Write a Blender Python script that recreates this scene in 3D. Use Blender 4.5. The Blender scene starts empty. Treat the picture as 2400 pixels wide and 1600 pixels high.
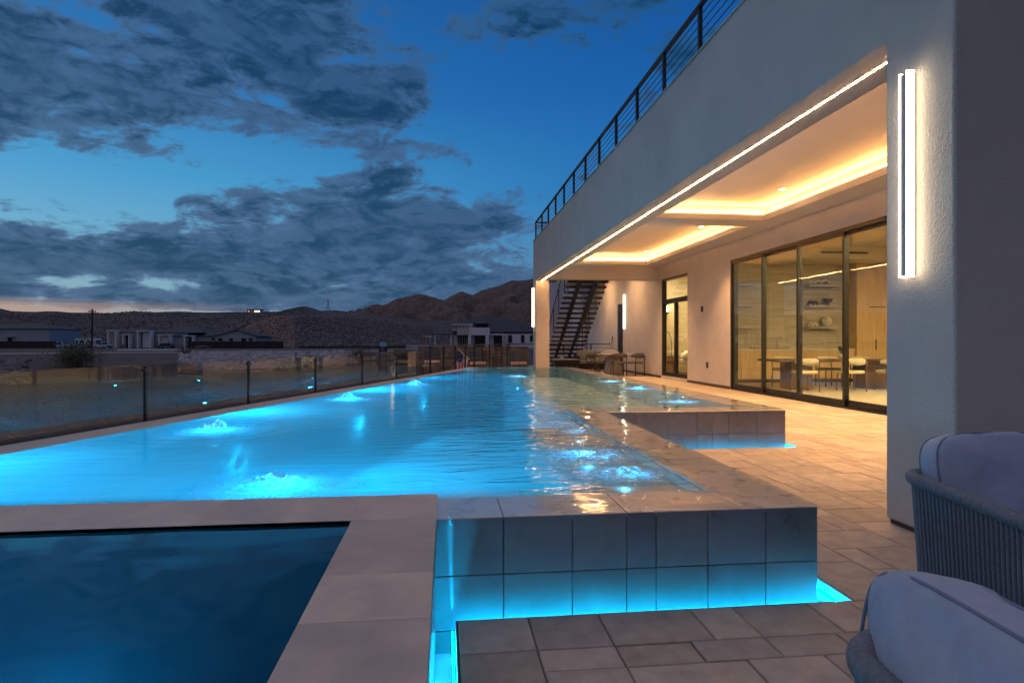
import bpy, math, random
import numpy as np
from mathutils import Vector, Matrix, noise as mnoise
R = math.radians
random.seed(7); RNG = np.random.default_rng(7)
SC = bpy.context.scene
COL = SC.collection

# ------------------------------------------------------------------ camera
TH = math.atan(156/1400.0)          # camera looks a little to the right of the pool's long axis (+Y)
CT, ST = math.cos(TH), math.sin(TH)
cam = bpy.data.cameras.new('camera'); camo = bpy.data.objects.new('camera', cam); COL.objects.link(camo)
camo.location = (0, 0, 1.2); camo.rotation_euler = (R(90), 0, -TH)
cam.sensor_width = 36; cam.lens = 36*1400/2400.0; cam.clip_start = 0.05; cam.clip_end = 9000
SC.camera = camo
SC.view_settings.view_transform = 'Standard'; SC.view_settings.look = 'None'
SC.view_settings.exposure = 0.0; SC.view_settings.gamma = 1.0
SC.render.engine = 'CYCLES'
SC.cycles.use_denoising = True
SC.cycles.max_bounces = 10; SC.cycles.transparent_max_bounces = 24
SC.cycles.sample_clamp_indirect = 6.0

# ------------------------------------------------------------------ node helpers
class NT:
    def __init__(s, tree): s.t = tree; s.n = tree.nodes; s.l = tree.links
    def node(s, typ, **kw):
        n = s.n.new(typ)
        for k, v in kw.items(): setattr(n, k, v)
        return n
    def set(s, sock, v):
        if isinstance(v, bpy.types.NodeSocket): s.l.new(v, sock)
        elif v is not None:
            if isinstance(v, (tuple, list)) and len(v) == 3 and sock.type == 'RGBA': v = (*v, 1)
            sock.default_value = v
    def m(s, op, a, b=None, c=None, clamp=False):
        n = s.node('ShaderNodeMath', operation=op); n.use_clamp = clamp
        for i, v in enumerate((a, b, c)):
            if v is not None: s.set(n.inputs[i], v)
        return n.outputs[0]
    def vm(s, op, a, b=None):
        n = s.node('ShaderNodeVectorMath', operation=op); s.set(n.inputs[0], a)
        if b is not None: s.set(n.inputs[1], b)
        return n.outputs['Value' if op in ('DOT_PRODUCT', 'LENGTH', 'DISTANCE') else 'Vector']
    def mix(s, f, a, b, blend='MIX'):
        n = s.node('ShaderNodeMix', data_type='RGBA', blend_type=blend)
        s.set(n.inputs[0], f); s.set(n.inputs[6], a); s.set(n.inputs[7], b); return n.outputs[2]
    def noise(s, vec, scale, detail=4, rough=.55, dist=0.0):
        n = s.node('ShaderNodeTexNoise'); s.set(n.inputs['Vector'], vec)
        for k, v in (('Scale', scale), ('Detail', detail), ('Roughness', rough), ('Distortion', dist)): s.set(n.inputs[k], v)
        return n.outputs['Fac']
    def ramp(s, f, stops, interp='LINEAR'):
        n = s.node('ShaderNodeValToRGB'); s.set(n.inputs[0], f); r = n.color_ramp; r.interpolation = interp
        while len(r.elements) > 1: r.elements.remove(r.elements[-1])
        r.elements[0].position = stops[0][0]; r.elements[0].color = (*stops[0][1], 1)
        for p, c in stops[1:]:
            e = r.elements.new(p); e.color = (*c, 1)
        return n.outputs[0]
    def mapr(s, v, a, b, c, d, smooth=False):
        n = s.node('ShaderNodeMapRange'); n.interpolation_type = 'SMOOTHSTEP' if smooth else 'LINEAR'
        for i, q in enumerate((v, a, b, c, d)): s.set(n.inputs[i], q)
        return n.outputs[0]
    def comb(s, x, y, z):
        n = s.node('ShaderNodeCombineXYZ')
        for i, q in enumerate((x, y, z)): s.set(n.inputs[i], q)
        return n.outputs[0]
    def sep(s, v):
        n = s.node('ShaderNodeSeparateXYZ'); s.set(n.inputs[0], v); return n.outputs

# ------------------------------------------------------------------ world: dusk sky with clouds
W = bpy.data.worlds.new('World'); SC.world = W; W.use_nodes = True
nt = NT(W.node_tree); nt.n.clear()
SUN_AZ = -72.0                      # afterglow: degrees left of +Y
tc = nt.node('ShaderNodeTexCoord')
D = nt.vm('NORMALIZE', tc.outputs['Generated'])
dx, dy, dz = nt.sep(D)
hlen = nt.m('SQRT', nt.m('ADD', nt.m('MULTIPLY', dx, dx), nt.m('MULTIPLY', dy, dy)))
el = nt.m('DIVIDE', dz, nt.m('MAXIMUM', hlen, .05))
az = nt.m('ARCTAN2', dx, dy)
west = nt.vm('DOT_PRODUCT', D, (math.sin(R(-62)), math.cos(R(-62)), 0.0))
wf = nt.mapr(west, -.1, .98, 0, 1, True)
elc = nt.m('MAXIMUM', el, 0.0)
clear_w = nt.ramp(nt.m('MULTIPLY', elc, 1.25), [(0, (.26, .24, .23)), (.05, (.20, .29, .34)), (.16, (.13, .32, .45)), (.3, (.045, .25, .46)), (.5, (.012, .13, .35)), (.8, (.006, .075, .25)), (1, (.004, .05, .18))])
clear_e = nt.ramp(nt.m('MULTIPLY', elc, 1.25), [(0, (.05, .11, .19)), (.1, (.02, .115, .26)), (.3, (.004, .105, .33)), (.6, (.001, .07, .27)), (1, (.001, .04, .17))])
clear = nt.mix(1.0, nt.mix(wf, clear_e, clear_w), (1.15, 1.30, 1.32), 'MULTIPLY')
sky = nt.node('ShaderNodeTexSky'); sky.sky_type = 'NISHITA'; sky.sun_disc = False
sky.sun_elevation = R(1.0); sky.sun_rotation = R(SUN_AZ); sky.altitude = 200; sky.dust_density = 1.0
clear = nt.mix(.02, clear, sky.outputs[0], 'ADD')
# clouds: layered noise over azimuth and elevation, streaks flattening towards the horizon
elw = nt.m('POWER', nt.m('MAXIMUM', nt.m('ADD', el, .02), .0005), .72)
def cnoise(scale, dv, detail, rough, dist, zz, ky=2.3):
    return nt.noise(nt.comb(az, nt.m('ADD', nt.m('MULTIPLY', elw, ky), dv), zz), scale, detail, rough, dist)
big = cnoise(3.2, 0, 3, .5, .3, 3.7)
fine = cnoise(7.0, 0, 10, .64, .35, 1.3)
mot = cnoise(15, 0, 8, .62, .8, 6.1, 1.9)
def blob(a0, e0, sa, se, amp, rot=0.0):
    a = nt.m('SUBTRACT', az, a0); e = nt.m('SUBTRACT', el, e0)
    if rot:
        c, s_ = math.cos(rot), math.sin(rot)
        a, e = (nt.m('ADD', nt.m('MULTIPLY', a, c), nt.m('MULTIPLY', e, s_)), nt.m('SUBTRACT', nt.m('MULTIPLY', e, c), nt.m('MULTIPLY', a, s_)))
    q = nt.m('ADD', nt.m('POWER', nt.m('ABSOLUTE', nt.m('DIVIDE', a, sa)), 2), nt.m('POWER', nt.m('ABSOLUTE', nt.m('DIVIDE', e, se)), 2))
    return nt.m('MULTIPLY', nt.m('EXPONENT', nt.m('MULTIPLY', q, -1)), amp)
def pxdir(x, y):
    u = (x-1200)/1400; return math.atan(u)+TH, (800-y)/1400*math.cos(math.atan(u))
BL = [(110, 250, .20, .17, .30, 0), (150, 60, .30, .12, .22, 0), (520, 40, .16, .06, .20, 0), (420, 255, .07, .045, .26, -.25), (680, 150, .14, .13, .26, -.3),
      (860, 270, .14, .07, .30, -.35), (960, 150, .10, .05, .22, 0), (760, 490, .16, .05, .25, .0), (1040, 500, .22, .10, .30, 0), (1210, 60, .10, .06, .2, 0),
      (100, 595, .30, .045, .46, -.06), (560, 560, .15, .03, .22, 0), (120, 455, .09, .02, .25, 0), (470, 480, .09, .015, .24, -.3), (840, 640, .50, .055, .33, 0),
      (300, 702, .6, .022, .34, 0), (1150, 620, .3, .07, .2, 0),
      (330, 410, .20, .06, -.26, 0), (620, 380, .14, .05, -.26, 0), (130, 520, .16, .04, -.26, 0), (1110, 330, .12, .14, -.22, 0), (1330, 330, .16, .25, -.25, 0), (560, 180, .05, .08, -.2, -.5),
      (760, 395, .12, .04, -.15, 0), (300, 520, .15, .05, -.14, 0), (240, 737, .45, .011, -.55, 0), (250, 664, .16, .008, -.3, 0)]
bias = None
for x, y, sa, se, amp, rot in BL:
    a0, e0 = pxdir(x, y)
    b = blob(a0, e0, sa, se, amp, rot); b = nt.m('MULTIPLY', b, .74); bias = b if bias is None else nt.m('ADD', bias, b)
dens = nt.m('ADD', nt.m('ADD', nt.m('MULTIPLY', big, .9), nt.m('MULTIPLY', fine, 1.7)), nt.m('MULTIPLY', mot, .8))      # mean about 1.17
dens = nt.m('ADD', dens, bias)
cov = nt.mapr(dens, 1.66, 1.88, 0, 1, True)
thick = nt.mapr(dens, 1.73, 2.08, 0, 1, True)
upper = cnoise(7.0, .06, 10, .64, .35, 1.3)                       # the same relief sampled a little higher: tops catch the light
rim = nt.mapr(nt.m('SUBTRACT', fine, upper), .0, .13, 0, 1, True)
mott = nt.mapr(nt.m('ADD', nt.m('MULTIPLY', mot, .5), nt.m('MULTIPLY', fine, .5)), .42, .60, 0, 1, True)
low = nt.mapr(el, .02, .45, 1, 0)
c_dark = nt.mix(low, (.004, .038, .10), (.006, .05, .12))
c_dark = nt.mix(nt.m('MULTIPLY', wf, .5), c_dark, (.012, .050, .11))
c_lite = nt.mix(low, (.014, .09, .245), (.085, .15, .28))
c_lite = nt.mix(nt.m('MULTIPLY', wf, .6), c_lite, (.095, .175, .30))
ccol = nt.mix(nt.m('MULTIPLY', thick, nt.m('ADD', .45, nt.m('MULTIPLY', mott, .5)), None, True), c_lite, c_dark)
ccol = nt.mix(nt.m('MULTIPLY', rim, nt.m('MULTIPLY', nt.m('SUBTRACT', 1.0, nt.m('MULTIPLY', thick, .35)), .9)), ccol, c_lite)
skyc = nt.mix(nt.m('MULTIPLY', cov, .95), clear, ccol)
# orange strip of afterglow along the western horizon, under the cloud deck
og = nt.m('MULTIPLY', nt.mapr(el, .050, .060, 1, 0, True), nt.mapr(west, .66, .95, 0, 1, True))
og = nt.m('MULTIPLY', og, nt.mapr(nt.noise(nt.comb(nt.m('MULTIPLY', az, 2.0), nt.m('MULTIPLY', el, 70), 0.0), 2.2, 5, .6), .30, .5, .25, 1))
skyc = nt.mix(nt.m('MULTIPLY', og, .8), skyc, nt.ramp(nt.m('MULTIPLY', elc, 18), [(0, (.62, .22, .07)), (.45, (.66, .29, .13)), (1, (.42, .30, .24))]))
below = nt.mapr(dz, -.03, 0, 0, 1)
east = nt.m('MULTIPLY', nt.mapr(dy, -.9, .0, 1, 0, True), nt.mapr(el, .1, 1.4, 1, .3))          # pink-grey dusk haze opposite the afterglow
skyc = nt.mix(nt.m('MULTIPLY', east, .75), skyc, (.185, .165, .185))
skyc = nt.mix(below, (.02, .02, .025), skyc)
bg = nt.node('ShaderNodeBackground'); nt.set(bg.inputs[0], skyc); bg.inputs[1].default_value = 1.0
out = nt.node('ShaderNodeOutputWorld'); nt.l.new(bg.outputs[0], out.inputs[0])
# broad soft fill from high in the west, added to lift the ambient light
sl = bpy.data.lights.new('sun', 'SUN'); slo = bpy.data.objects.new('sun', sl); COL.objects.link(slo)
sl.energy = 0.62; sl.angle = R(70); sl.color = (1.0, .79, .66)
slo.rotation_euler = Vector((math.sin(R(SUN_AZ))*math.cos(R(68)), math.cos(R(SUN_AZ))*math.cos(R(68)), math.sin(R(68)))).to_track_quat('Z', 'Y').to_euler()

# ------------------------------------------------------------------ mesh helpers
class MB:
    def __init__(s): s.v = []; s.f = []; s.mi = []; s.cur = 0
    def face(s, pts):
        i = len(s.v); s.v += [tuple(p) for p in pts]; s.f.append(tuple(range(i, i+len(pts)))); s.mi.append(s.cur); return s
    def box(s, x0, y0, z0, x1, y1, z1):
        x0, x1 = min(x0, x1), max(x0, x1); y0, y1 = min(y0, y1), max(y0, y1); z0, z1 = min(z0, z1), max(z0, z1)
        i = len(s.v)
        s.v += [(x0,y0,z0),(x1,y0,z0),(x1,y1,z0),(x0,y1,z0),(x0,y0,z1),(x1,y0,z1),(x1,y1,z1),(x0,y1,z1)]
        for q in ((0,3,2,1),(4,5,6,7),(0,1,5,4),(1,2,6,5),(2,3,7,6),(3,0,4,7)): s.f.append(tuple(i+k for k in q)); s.mi.append(s.cur)
        return s
    def cbox(s, x0, y0, z0, x1, y1, z1, c):
        # box with its top edges chamfered by c
        i = len(s.v)
        s.v += [(x0,y0,z0),(x1,y0,z0),(x1,y1,z0),(x0,y1,z0),(x0,y0,z1-c),(x1,y0,z1-c),(x1,y1,z1-c),(x0,y1,z1-c),(x0+c,y0+c,z1),(x1-c,y0+c,z1),(x1-c,y1-c,z1),(x0+c,y1-c,z1)]
        for q in ((8,9,10,11),(0,1,5,4),(1,2,6,5),(2,3,7,6),(3,0,4,7),(4,5,9,8),(5,6,10,9),(6,7,11,10),(7,4,8,11)): s.f.append(tuple(i+k for k in q)); s.mi.append(s.cur)
        return s
    def tube(s, pts, r, n=8, cap=True, closed=False):
        pts = [Vector(p) for p in pts]; m = len(pts); base = len(s.v)
        rr = r if isinstance(r, (list, tuple)) else [r]*m
        prev = None
        for k, p in enumerate(pts):
            a = pts[k-1] if (k > 0 or closed) else p; b = pts[(k+1) % m] if (k < m-1 or closed) else p
            t = (b-a).normalized()
            if prev is None:
                up = Vector((0,0,1)) if abs(t.z) < .9 else Vector((1,0,0)); u = t.cross(up).normalized()
            else: u = (prev - t*prev.dot(t)).normalized()
            prev = u; w = t.cross(u)
            for j in range(n):
                q = 2*math.pi*j/n; s.v.append(tuple(p+(u*math.cos(q)+w*math.sin(q))*rr[k]))
        for k in range(m if closed else m-1):
            for j in range(n):
                a = base+k*n+j; b = base+k*n+(j+1) % n; k2 = ((k+1) % m)
                s.f.append((a, b, base+k2*n+(j+1) % n, base+k2*n+j)); s.mi.append(s.cur)
        if cap and not closed:
            s.f.append(tuple(base+j for j in range(n))[::-1]); s.mi.append(s.cur)
            s.f.append(tuple(base+(m-1)*n+j for j in range(n))); s.mi.append(s.cur)
        return s
    def prism(s, poly, z0, z1):
        i = len(s.v); n = len(poly)
        s.v += [(x, y, z0) for x, y in poly]+[(x, y, z1) for x, y in poly]
        s.f.append(tuple(i+k for k in range(n))[::-1]); s.mi.append(s.cur); s.f.append(tuple(i+n+k for k in range(n))); s.mi.append(s.cur)
        for k in range(n): s.f.append((i+k, i+(k+1) % n, i+n+(k+1) % n, i+n+k)); s.mi.append(s.cur)
        return s
    def lathe(s, prof, n=20, cx=0, cy=0):
        i = len(s.v); m = len(prof)
        for r, z in prof:
            for j in range(n): q = 2*math.pi*j/n; s.v.append((cx+r*math.cos(q), cy+r*math.sin(q), z))
        for k in range(m-1):
            for j in range(n): s.f.append((i+k*n+j, i+k*n+(j+1) % n, i+(k+1)*n+(j+1) % n, i+(k+1)*n+j)); s.mi.append(s.cur)
        s.f.append(tuple(i+j for j in range(n))[::-1]); s.mi.append(s.cur); s.f.append(tuple(i+(m-1)*n+j for j in range(n))); s.mi.append(s.cur)
        return s
    def xf(s, M, start=0):
        for k in range(start, len(s.v)): s.v[k] = tuple(M @ Vector(s.v[k]))
        return s
    def mesh(s, name, mats, smooth=False):
        me = bpy.data.meshes.new(name); me.from_pydata(s.v, [], s.f)
        if not isinstance(mats, (list, tuple)): mats = [mats]
        for m_ in mats: me.materials.append(m_)
        if len(mats) > 1: me.polygons.foreach_set('material_index', s.mi)
        if smooth: me.polygons.foreach_set('use_smooth', [True]*len(me.polygons))
        me.update(); return me
    def build(s, name, mat, parent=None, loc=None, rot=None, bevel=0, smooth=False, seg=2):
        return link(name, s.mesh(name, mat, smooth), parent, loc, rot, bevel, seg)
def link(name, me, parent=None, loc=None, rot=None, bevel=0, seg=2):
    o = bpy.data.objects.new(name, me); COL.objects.link(o); o.parent = parent
    if loc is not None: o.location = loc
    if rot is not None: o.rotation_euler = rot
    if bevel:
        b = o.modifiers.new('bevel', 'BEVEL'); b.width = bevel; b.segments = seg; b.limit_method = 'ANGLE'
    return o
def npmesh(name, v, f, mat, smooth=False):
    me = bpy.data.meshes.new(name); v = np.asarray(v, np.float32); f = np.asarray(f, np.int32); k = f.shape[1]
    me.vertices.add(len(v)); me.vertices.foreach_set('co', v.ravel()); me.loops.add(f.size); me.loops.foreach_set('vertex_index', f.ravel())
    me.polygons.add(len(f)); me.polygons.foreach_set('loop_start', np.arange(0, f.size, k, dtype=np.int32))
    me.materials.append(mat); me.update(calc_edges=True)
    if smooth: me.polygons.foreach_set('use_smooth', np.ones(len(f), bool))
    return me
def tag(o, label=None, cat=None, group=None, kind=None):
    if label: o['label'] = label
    if cat: o['category'] = cat
    if group: o['group'] = group
    if kind: o['kind'] = kind
    return o
def thing(name, label, cat, loc=(0,0,0), rz=0, group=None):
    o = bpy.data.objects.new(name, None); COL.objects.link(o); o.location = loc; o.rotation_euler = (0, 0, rz); o.empty_display_size = .1
    return tag(o, label, cat, group)
def copytree(o, parent=None):
    c = o.copy(); COL.objects.link(c); c.parent = parent
    for ch in list(o.children): copytree(ch, c)
    return c
def B(x0, y0, z0, x1, y1, z1): return MB().box(x0, y0, z0, x1, y1, z1)
def pix(x, d, z=0.0):
    """ground position d metres ahead along the view axis, under picture column x"""
    u = (x-1200)/1400.0; return Vector((d*(u*CT+ST), d*(CT-u*ST), z))
def facing(x): return -(math.atan((x-1200)/1400.0)+TH)

# ------------------------------------------------------------------ materials
def material(name, col, rough=.6, var=.12, vscale=3.0, bump=0.0, bscale=60.0, metal=0.0, rnd=0.0, spec=.5, detail=6, stretch=None, second=None, world=False, coat=0.0):
    m = bpy.data.materials.new(name); m.use_nodes = True; t = NT(m.node_tree); b = t.n['Principled BSDF']
    tcn = t.node('ShaderNodeTexCoord'); co = tcn.outputs['Object']
    if world: co = t.node('ShaderNodeNewGeometry').outputs['Position']
    if stretch:
        mp = t.node('ShaderNodeMapping'); t.l.new(co, mp.inputs[0]); mp.inputs['Scale'].default_value = stretch; cv = mp.outputs[0]
    else: cv = co
    if rnd:
        oi = t.node('ShaderNodeObjectInfo')
        cv = t.vm('ADD', cv, t.comb(t.m('MULTIPLY', oi.outputs['Random'], 37.0), t.m('MULTIPLY', oi.outputs['Random'], 11.0), 0.0))
    n = t.noise(cv, vscale, detail, .6)
    c2 = second or tuple(min(1, q*(1+var)) for q in col); c1 = tuple(q*(1-var) for q in col)
    base = t.mix(t.mapr(n, .3, .7, 0, 1), c1, c2)
    if rnd:
        k = t.mapr(oi.outputs['Random'], 0, 1, 1-rnd, 1+rnd)
        base = t.mix(1.0, base, t.comb(k, k, t.m('MULTIPLY', k, t.mapr(t.m('FRACT', t.m('MULTIPLY', oi.outputs['Random'], 17.3)), 0, 1, .95, 1.05))), 'MULTIPLY')
    t.set(b.inputs['Base Color'], base)
    t.set(b.inputs['Roughness'], t.mapr(n, .3, .7, max(0, rough-.06), min(1, rough+.06))); b.inputs['Metallic'].default_value = metal
    b.inputs['Specular IOR Level'].default_value = spec
    if coat: b.inputs['Coat Weight'].default_value = coat; b.inputs['Coat Roughness'].default_value = .12
    if bump:
        bn = t.node('ShaderNodeBump'); bn.inputs['Strength'].default_value = 1.0; bn.inputs['Distance'].default_value = bump
        t.set(bn.inputs['Height'], t.noise(co, bscale, 5, .6)); t.l.new(bn.outputs[0], b.inputs['Normal'])
    return m
def emitter(name, col, strength):
    m = bpy.data.materials.new(name); m.use_nodes = True; t = NT(m.node_tree); t.n.clear()
    e = t.node('ShaderNodeEmission'); e.inputs[0].default_value = (*col, 1); e.inputs[1].default_value = strength
    o = t.node('ShaderNodeOutputMaterial'); t.l.new(e.outputs[0], o.inputs[0]); return m
def thin_glass(name, tint=(.93, .96, .95), f0=.05, gain=1.0, rough=0.0, bump=0):
    m = bpy.data.materials.new(name); m.use_nodes = True; t = NT(m.node_tree); t.n.clear()
    g = t.node('ShaderNodeNewGeometry'); c = t.m('ABSOLUTE', t.vm('DOT_PRODUCT', g.outputs['Incoming'], g.outputs['Normal']))
    F = t.m('ADD', t.m('MULTIPLY', t.m('POWER', t.m('SUBTRACT', 1.0, c), 5), (1-f0)*gain), f0, None, True)
    tr = t.node('ShaderNodeBsdfTransparent'); tr.inputs[0].default_value = (*tint, 1)
    gl = t.node('ShaderNodeBsdfGlossy'); gl.inputs['Roughness'].default_value = rough
    mx = t.node('ShaderNodeMixShader'); t.set(mx.inputs[0], F); t.l.new(tr.outputs[0], mx.inputs[1]); t.l.new(gl.outputs[0], mx.inputs[2])
    o = t.node('ShaderNodeOutputMaterial'); t.l.new(mx.outputs[0], o.inputs[0]); return m

def tile_mat(name, col, rough=.3, streak=(1, 1, .06), bump=.0006, wet=0.0):
    """porcelain tile: fine vertical combing, cloudy tone, each tile a touch different"""
    m = material(name, col, rough, .16, 5.0, 0, rnd=.10); t = NT(m.node_tree); b = t.n['Principled BSDF']
    tcn = t.node('ShaderNodeTexCoord'); mp = t.node('ShaderNodeMapping'); t.l.new(tcn.outputs['Object'], mp.inputs[0]); mp.inputs['Scale'].default_value = streak
    n = t.noise(mp.outputs[0], 160, 3, .6); bn = t.node('ShaderNodeBump'); bn.inputs['Distance'].default_value = bump
    t.set(bn.inputs['Height'], n); t.l.new(bn.outputs[0], b.inputs['Normal'])
    if wet: b.inputs['Coat Weight'].default_value = wet; b.inputs['Coat Roughness'].default_value = .08
    return m

M = {}
M['stucco'] = material('stucco', (.60, .52, .44), .9, .10, 1.1, .013, 75, world=True)
M['stucco_smooth'] = material('stucco_smooth', (.60, .54, .47), .85, .09, 1.6, .0015, 60, world=True)
M['ceiling'] = material('ceiling_plaster', (.62, .57, .50), .9, .06, 1.2, .001, 50, world=True)
M['base_trim'] = material('base_trim', (.06, .045, .035), .6)
M['paver'] = material('paver', (.40, .325, .26), .72, .20, 9, .0012, 160, rnd=.16)
M['joint'] = material('joint_sand', (.10, .085, .07), .95, .3, 40, .002, 300, world=True)
M['wall_tile'] = tile_mat('wall_tile', (.215, .195, .18), .33, wet=.6)
M['rim_tile'] = tile_mat('rim_tile', (.60, .50, .39), .30, (1, 1, 1), .0004, wet=.5)
M['coping_tile'] = tile_mat('coping_tile', (.52, .415, .315), .45, (1, 1, 1), .0003)
M['grout'] = material('grout', (.07, .06, .055), .9, .15, 30)
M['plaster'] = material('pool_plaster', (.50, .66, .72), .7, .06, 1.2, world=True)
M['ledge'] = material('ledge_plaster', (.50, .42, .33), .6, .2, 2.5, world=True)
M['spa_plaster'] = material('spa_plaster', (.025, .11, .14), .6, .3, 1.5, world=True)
M['channel'] = material('channel_lining', (.55, .62, .66), .5, .05, 5)
M['black'] = material('black_metal', (.018, .017, .017), .42, .2, 20, metal=.0, spec=.5)
M['bronze'] = material('dark_bronze', (.007, .006, .006), .4, .15, 20, metal=.2)
M['steel'] = material('brushed_steel', (.35, .34, .34), .3, .1, 40, metal=1.0)
M['alu'] = material('satin_aluminium', (.30, .30, .31), .55, .05, 40, metal=.3)
M['glass'] = thin_glass('door_glass', (.90, .92, .90), .07, 1.0)
M['fence_glass'] = thin_glass('fence_glass', (.84, .88, .87), .12, 1.0)
M['led_warm'] = emitter('led_warm', (1, .54, .21), 230)
M['led_amber'] = emitter('led_amber', (1, .45, .13), 230)
M['led_white'] = emitter('led_white', (1, .85, .62), 9)
M['led_down'] = emitter('led_down', (1, .76, .46), 30)
M['led_eave'] = emitter('led_eave', (1, .56, .26), 850)
M['led_room'] = emitter('led_room', (1, .72, .34), 620)
M['led_cyan'] = emitter('led_cyan', (.0, .46, 1.0), 100)
M['lens_cyan'] = emitter('lens_cyan', (.02, .5, 1.0), .5)
M['rope'] = material('rope', (.15, .165, .185), .85, .2, 60, .001, 500)
M['cushion'] = material('cushion_fabric', (.36, .395, .47), .95, .08, 30, .0006, 900)
M['piping'] = material('cushion_piping', (.17, .20, .26), .9, .1, 50)

# ------------------------------------------------------------------ terrain
def smooth(a, b, x): t = np.clip((x-a)/(b-a), 0, 1); return t*t*(3-2*t)
def azp(x): return np.arctan((np.asarray(x, float)-1200)/1400)+TH
LX = [-900, -300, 0, 27, 82, 122, 163, 212, 272, 318, 354, 408, 490, 544, 599, 654, 686, 717, 749, 761, 780, 830, 900, 1000, 1400, 2400, 3600]
LY = [735, 740, 742, 747, 747, 744, 746, 745, 745, 740, 743, 740, 740, 739, 737, 736, 727, 721, 732, 733, 730, 736, 744, 752, 760, 768, 768]
def ridge_left(a): return (800-np.interp(a, azp(LX), LY))/1400
def fbm(x, y, s, o=4, seed=0.0):
    return np.array([mnoise.fractal(Vector((p*s, q*s, seed)), 1.0, 2.0, o) for p, q in zip(x.ravel(), y.ravel())]).reshape(x.shape)
def polar(a0, a1, na, rs):
    a = np.linspace(a0, a1, na); A, Q = np.meshgrid(a, rs, indexing='ij'); return A, Q
def grid_faces(nu, nv):
    i = np.arange(nu-1)[:, None]*nv+np.arange(nv-1)[None, :]
    return np.stack([i, i+nv, i+nv+1, i+1], -1).reshape(-1, 4)
A, Q = polar(-math.pi, math.pi, 520, np.concatenate([[.5], np.geomspace(3, 900, 130)]))
Xg, Yg = Q*np.sin(A), Q*np.cos(A)
nz = fbm(Xg, Yg, .35, 3)*.10*smooth(4, 12, Q)*(1-smooth(60, 85, Q)) + fbm(Xg, Yg, .05, 4, 3.1)*.25*smooth(12, 30, Q)*(1-smooth(60, 78, Q))
bank_far = smooth(azp(930), azp(1040), A)          # to the right the bank stays low
Zg = -1.25 + 1.1*smooth(46, 76, Q) - .75*np.clip((Q-80)/110, 0, 1) + nz
slope_w = smooth(azp(470), azp(660), A)*(1-smooth(azp(860), azp(1180), A))
Zg += 14.2*smooth(212, 325, Q)*slope_w + 9*smooth(325, 560, Q)*slope_w
rz_ = ridge_left(A)*Q + 1.2
Zg = np.where(Q > 240, Zg+(np.maximum(rz_, Zg)-Zg)*smooth(240, 720, Q), Zg)
Zg += fbm(Xg, Yg, .012, 5, 9.0)*smooth(230, 420, Q)*3.0*(1-smooth(600, 760, Q)*.6)
Zg[Q > 870] -= 6

def earth_material(name, c1, c2, c3, s=.15, bump=.25, bs=2.0, hill=False):
    m = bpy.data.materials.new(name); m.use_nodes = True; t = NT(m.node_tree); b = t.n['Principled BSDF']
    P = t.node('ShaderNodeNewGeometry').outputs['Position']
    n1 = t.noise(P, s, 8, .62); n2 = t.noise(P, s*9, 6, .65); n3 = t.noise(P, s*.18, 3, .5)
    base = t.mix(t.mapr(n1, .35, .65, 0, 1), c1, c2); base = t.mix(t.mapr(n2, .52, .64, 0, .75), base, c3)
    base = t.mix(t.mapr(n3, .4, .6, 0, .45), base, c1)
    if hill:                                                        # the hills beyond the plain blend to darker brown with paler patches
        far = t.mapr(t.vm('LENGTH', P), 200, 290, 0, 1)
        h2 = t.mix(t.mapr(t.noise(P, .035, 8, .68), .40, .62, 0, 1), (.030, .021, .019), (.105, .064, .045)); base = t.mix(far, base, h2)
    t.set(b.inputs['Base Color'], base); b.inputs['Roughness'].default_value = .95
    bn = t.node('ShaderNodeBump'); bn.inputs['Distance'].default_value = bump; t.set(bn.inputs['Height'], t.noise(P, bs, 8, .65)); t.l.new(bn.outputs[0], b.inputs['Normal'])
    return m
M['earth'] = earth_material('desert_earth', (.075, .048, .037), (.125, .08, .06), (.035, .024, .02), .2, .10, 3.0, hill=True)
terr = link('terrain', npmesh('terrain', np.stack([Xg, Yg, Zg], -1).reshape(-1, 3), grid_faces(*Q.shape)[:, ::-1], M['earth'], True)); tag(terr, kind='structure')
def ground_z(x, y):
    q = math.hypot(x, y); a = math.atan2(x, y)
    ia = np.clip(np.interp(a, A[:, 0], np.arange(A.shape[0])), 0, A.shape[0]-1); iq = np.interp(q, Q[0], np.arange(Q.shape[1]))
    i, j = int(ia), int(iq); i2, j2 = min(i+1, A.shape[0]-1), min(j+1, Q.shape[1]-1); u, v = ia-i, iq-j
    return float(Zg[i, j]*(1-u)*(1-v)+Zg[i2, j]*u*(1-v)+Zg[i, j2]*(1-u)*v+Zg[i2, j2]*u*v)

# mountains
MX = [600, 700, 830, 852, 875, 912, 931, 966, 994, 1026, 1040, 1063, 1082, 1107, 1126, 1151, 1177, 1199, 1227, 1257, 1330, 1420, 1560, 1800, 2100, 2600, 3400]
MY = [752, 745, 735, 728, 719, 710, 700, 692, 691, 700, 706, 691, 684, 694, 683, 673, 667, 657, 657, 652, 640, 650, 655, 668, 690, 715, 745]
A2, Q2 = polar(float(azp(520)), float(azp(3400)), 620, np.concatenate([np.linspace(850, 2000, 90), np.linspace(2020, 2600, 12)]))
X2, Y2 = Q2*np.sin(A2), Q2*np.cos(A2)
pk = (800-np.interp(A2, azp(MX), MY))/1400*np.cos(A2-TH)*2000/np.cos(0)
tt = np.clip((Q2-850)/(2000-850), 0, 1)
rid = 1-np.abs(fbm(X2, Y2, .0042, 6, 4.0)); rid2 = fbm(X2, Y2, .011, 6, 8.0); 
mk_ = smooth(azp(660), azp(800), A2)
Z2 = 1.2 + pk*(.30*tt+.70*tt**2.2) + mk_*(rid-.62)*95*np.sin(np.pi*np.clip(tt, 0, 1))**.7 + mk_*rid2*30*np.sin(np.pi*np.clip(tt*.98, 0, 1))
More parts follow.
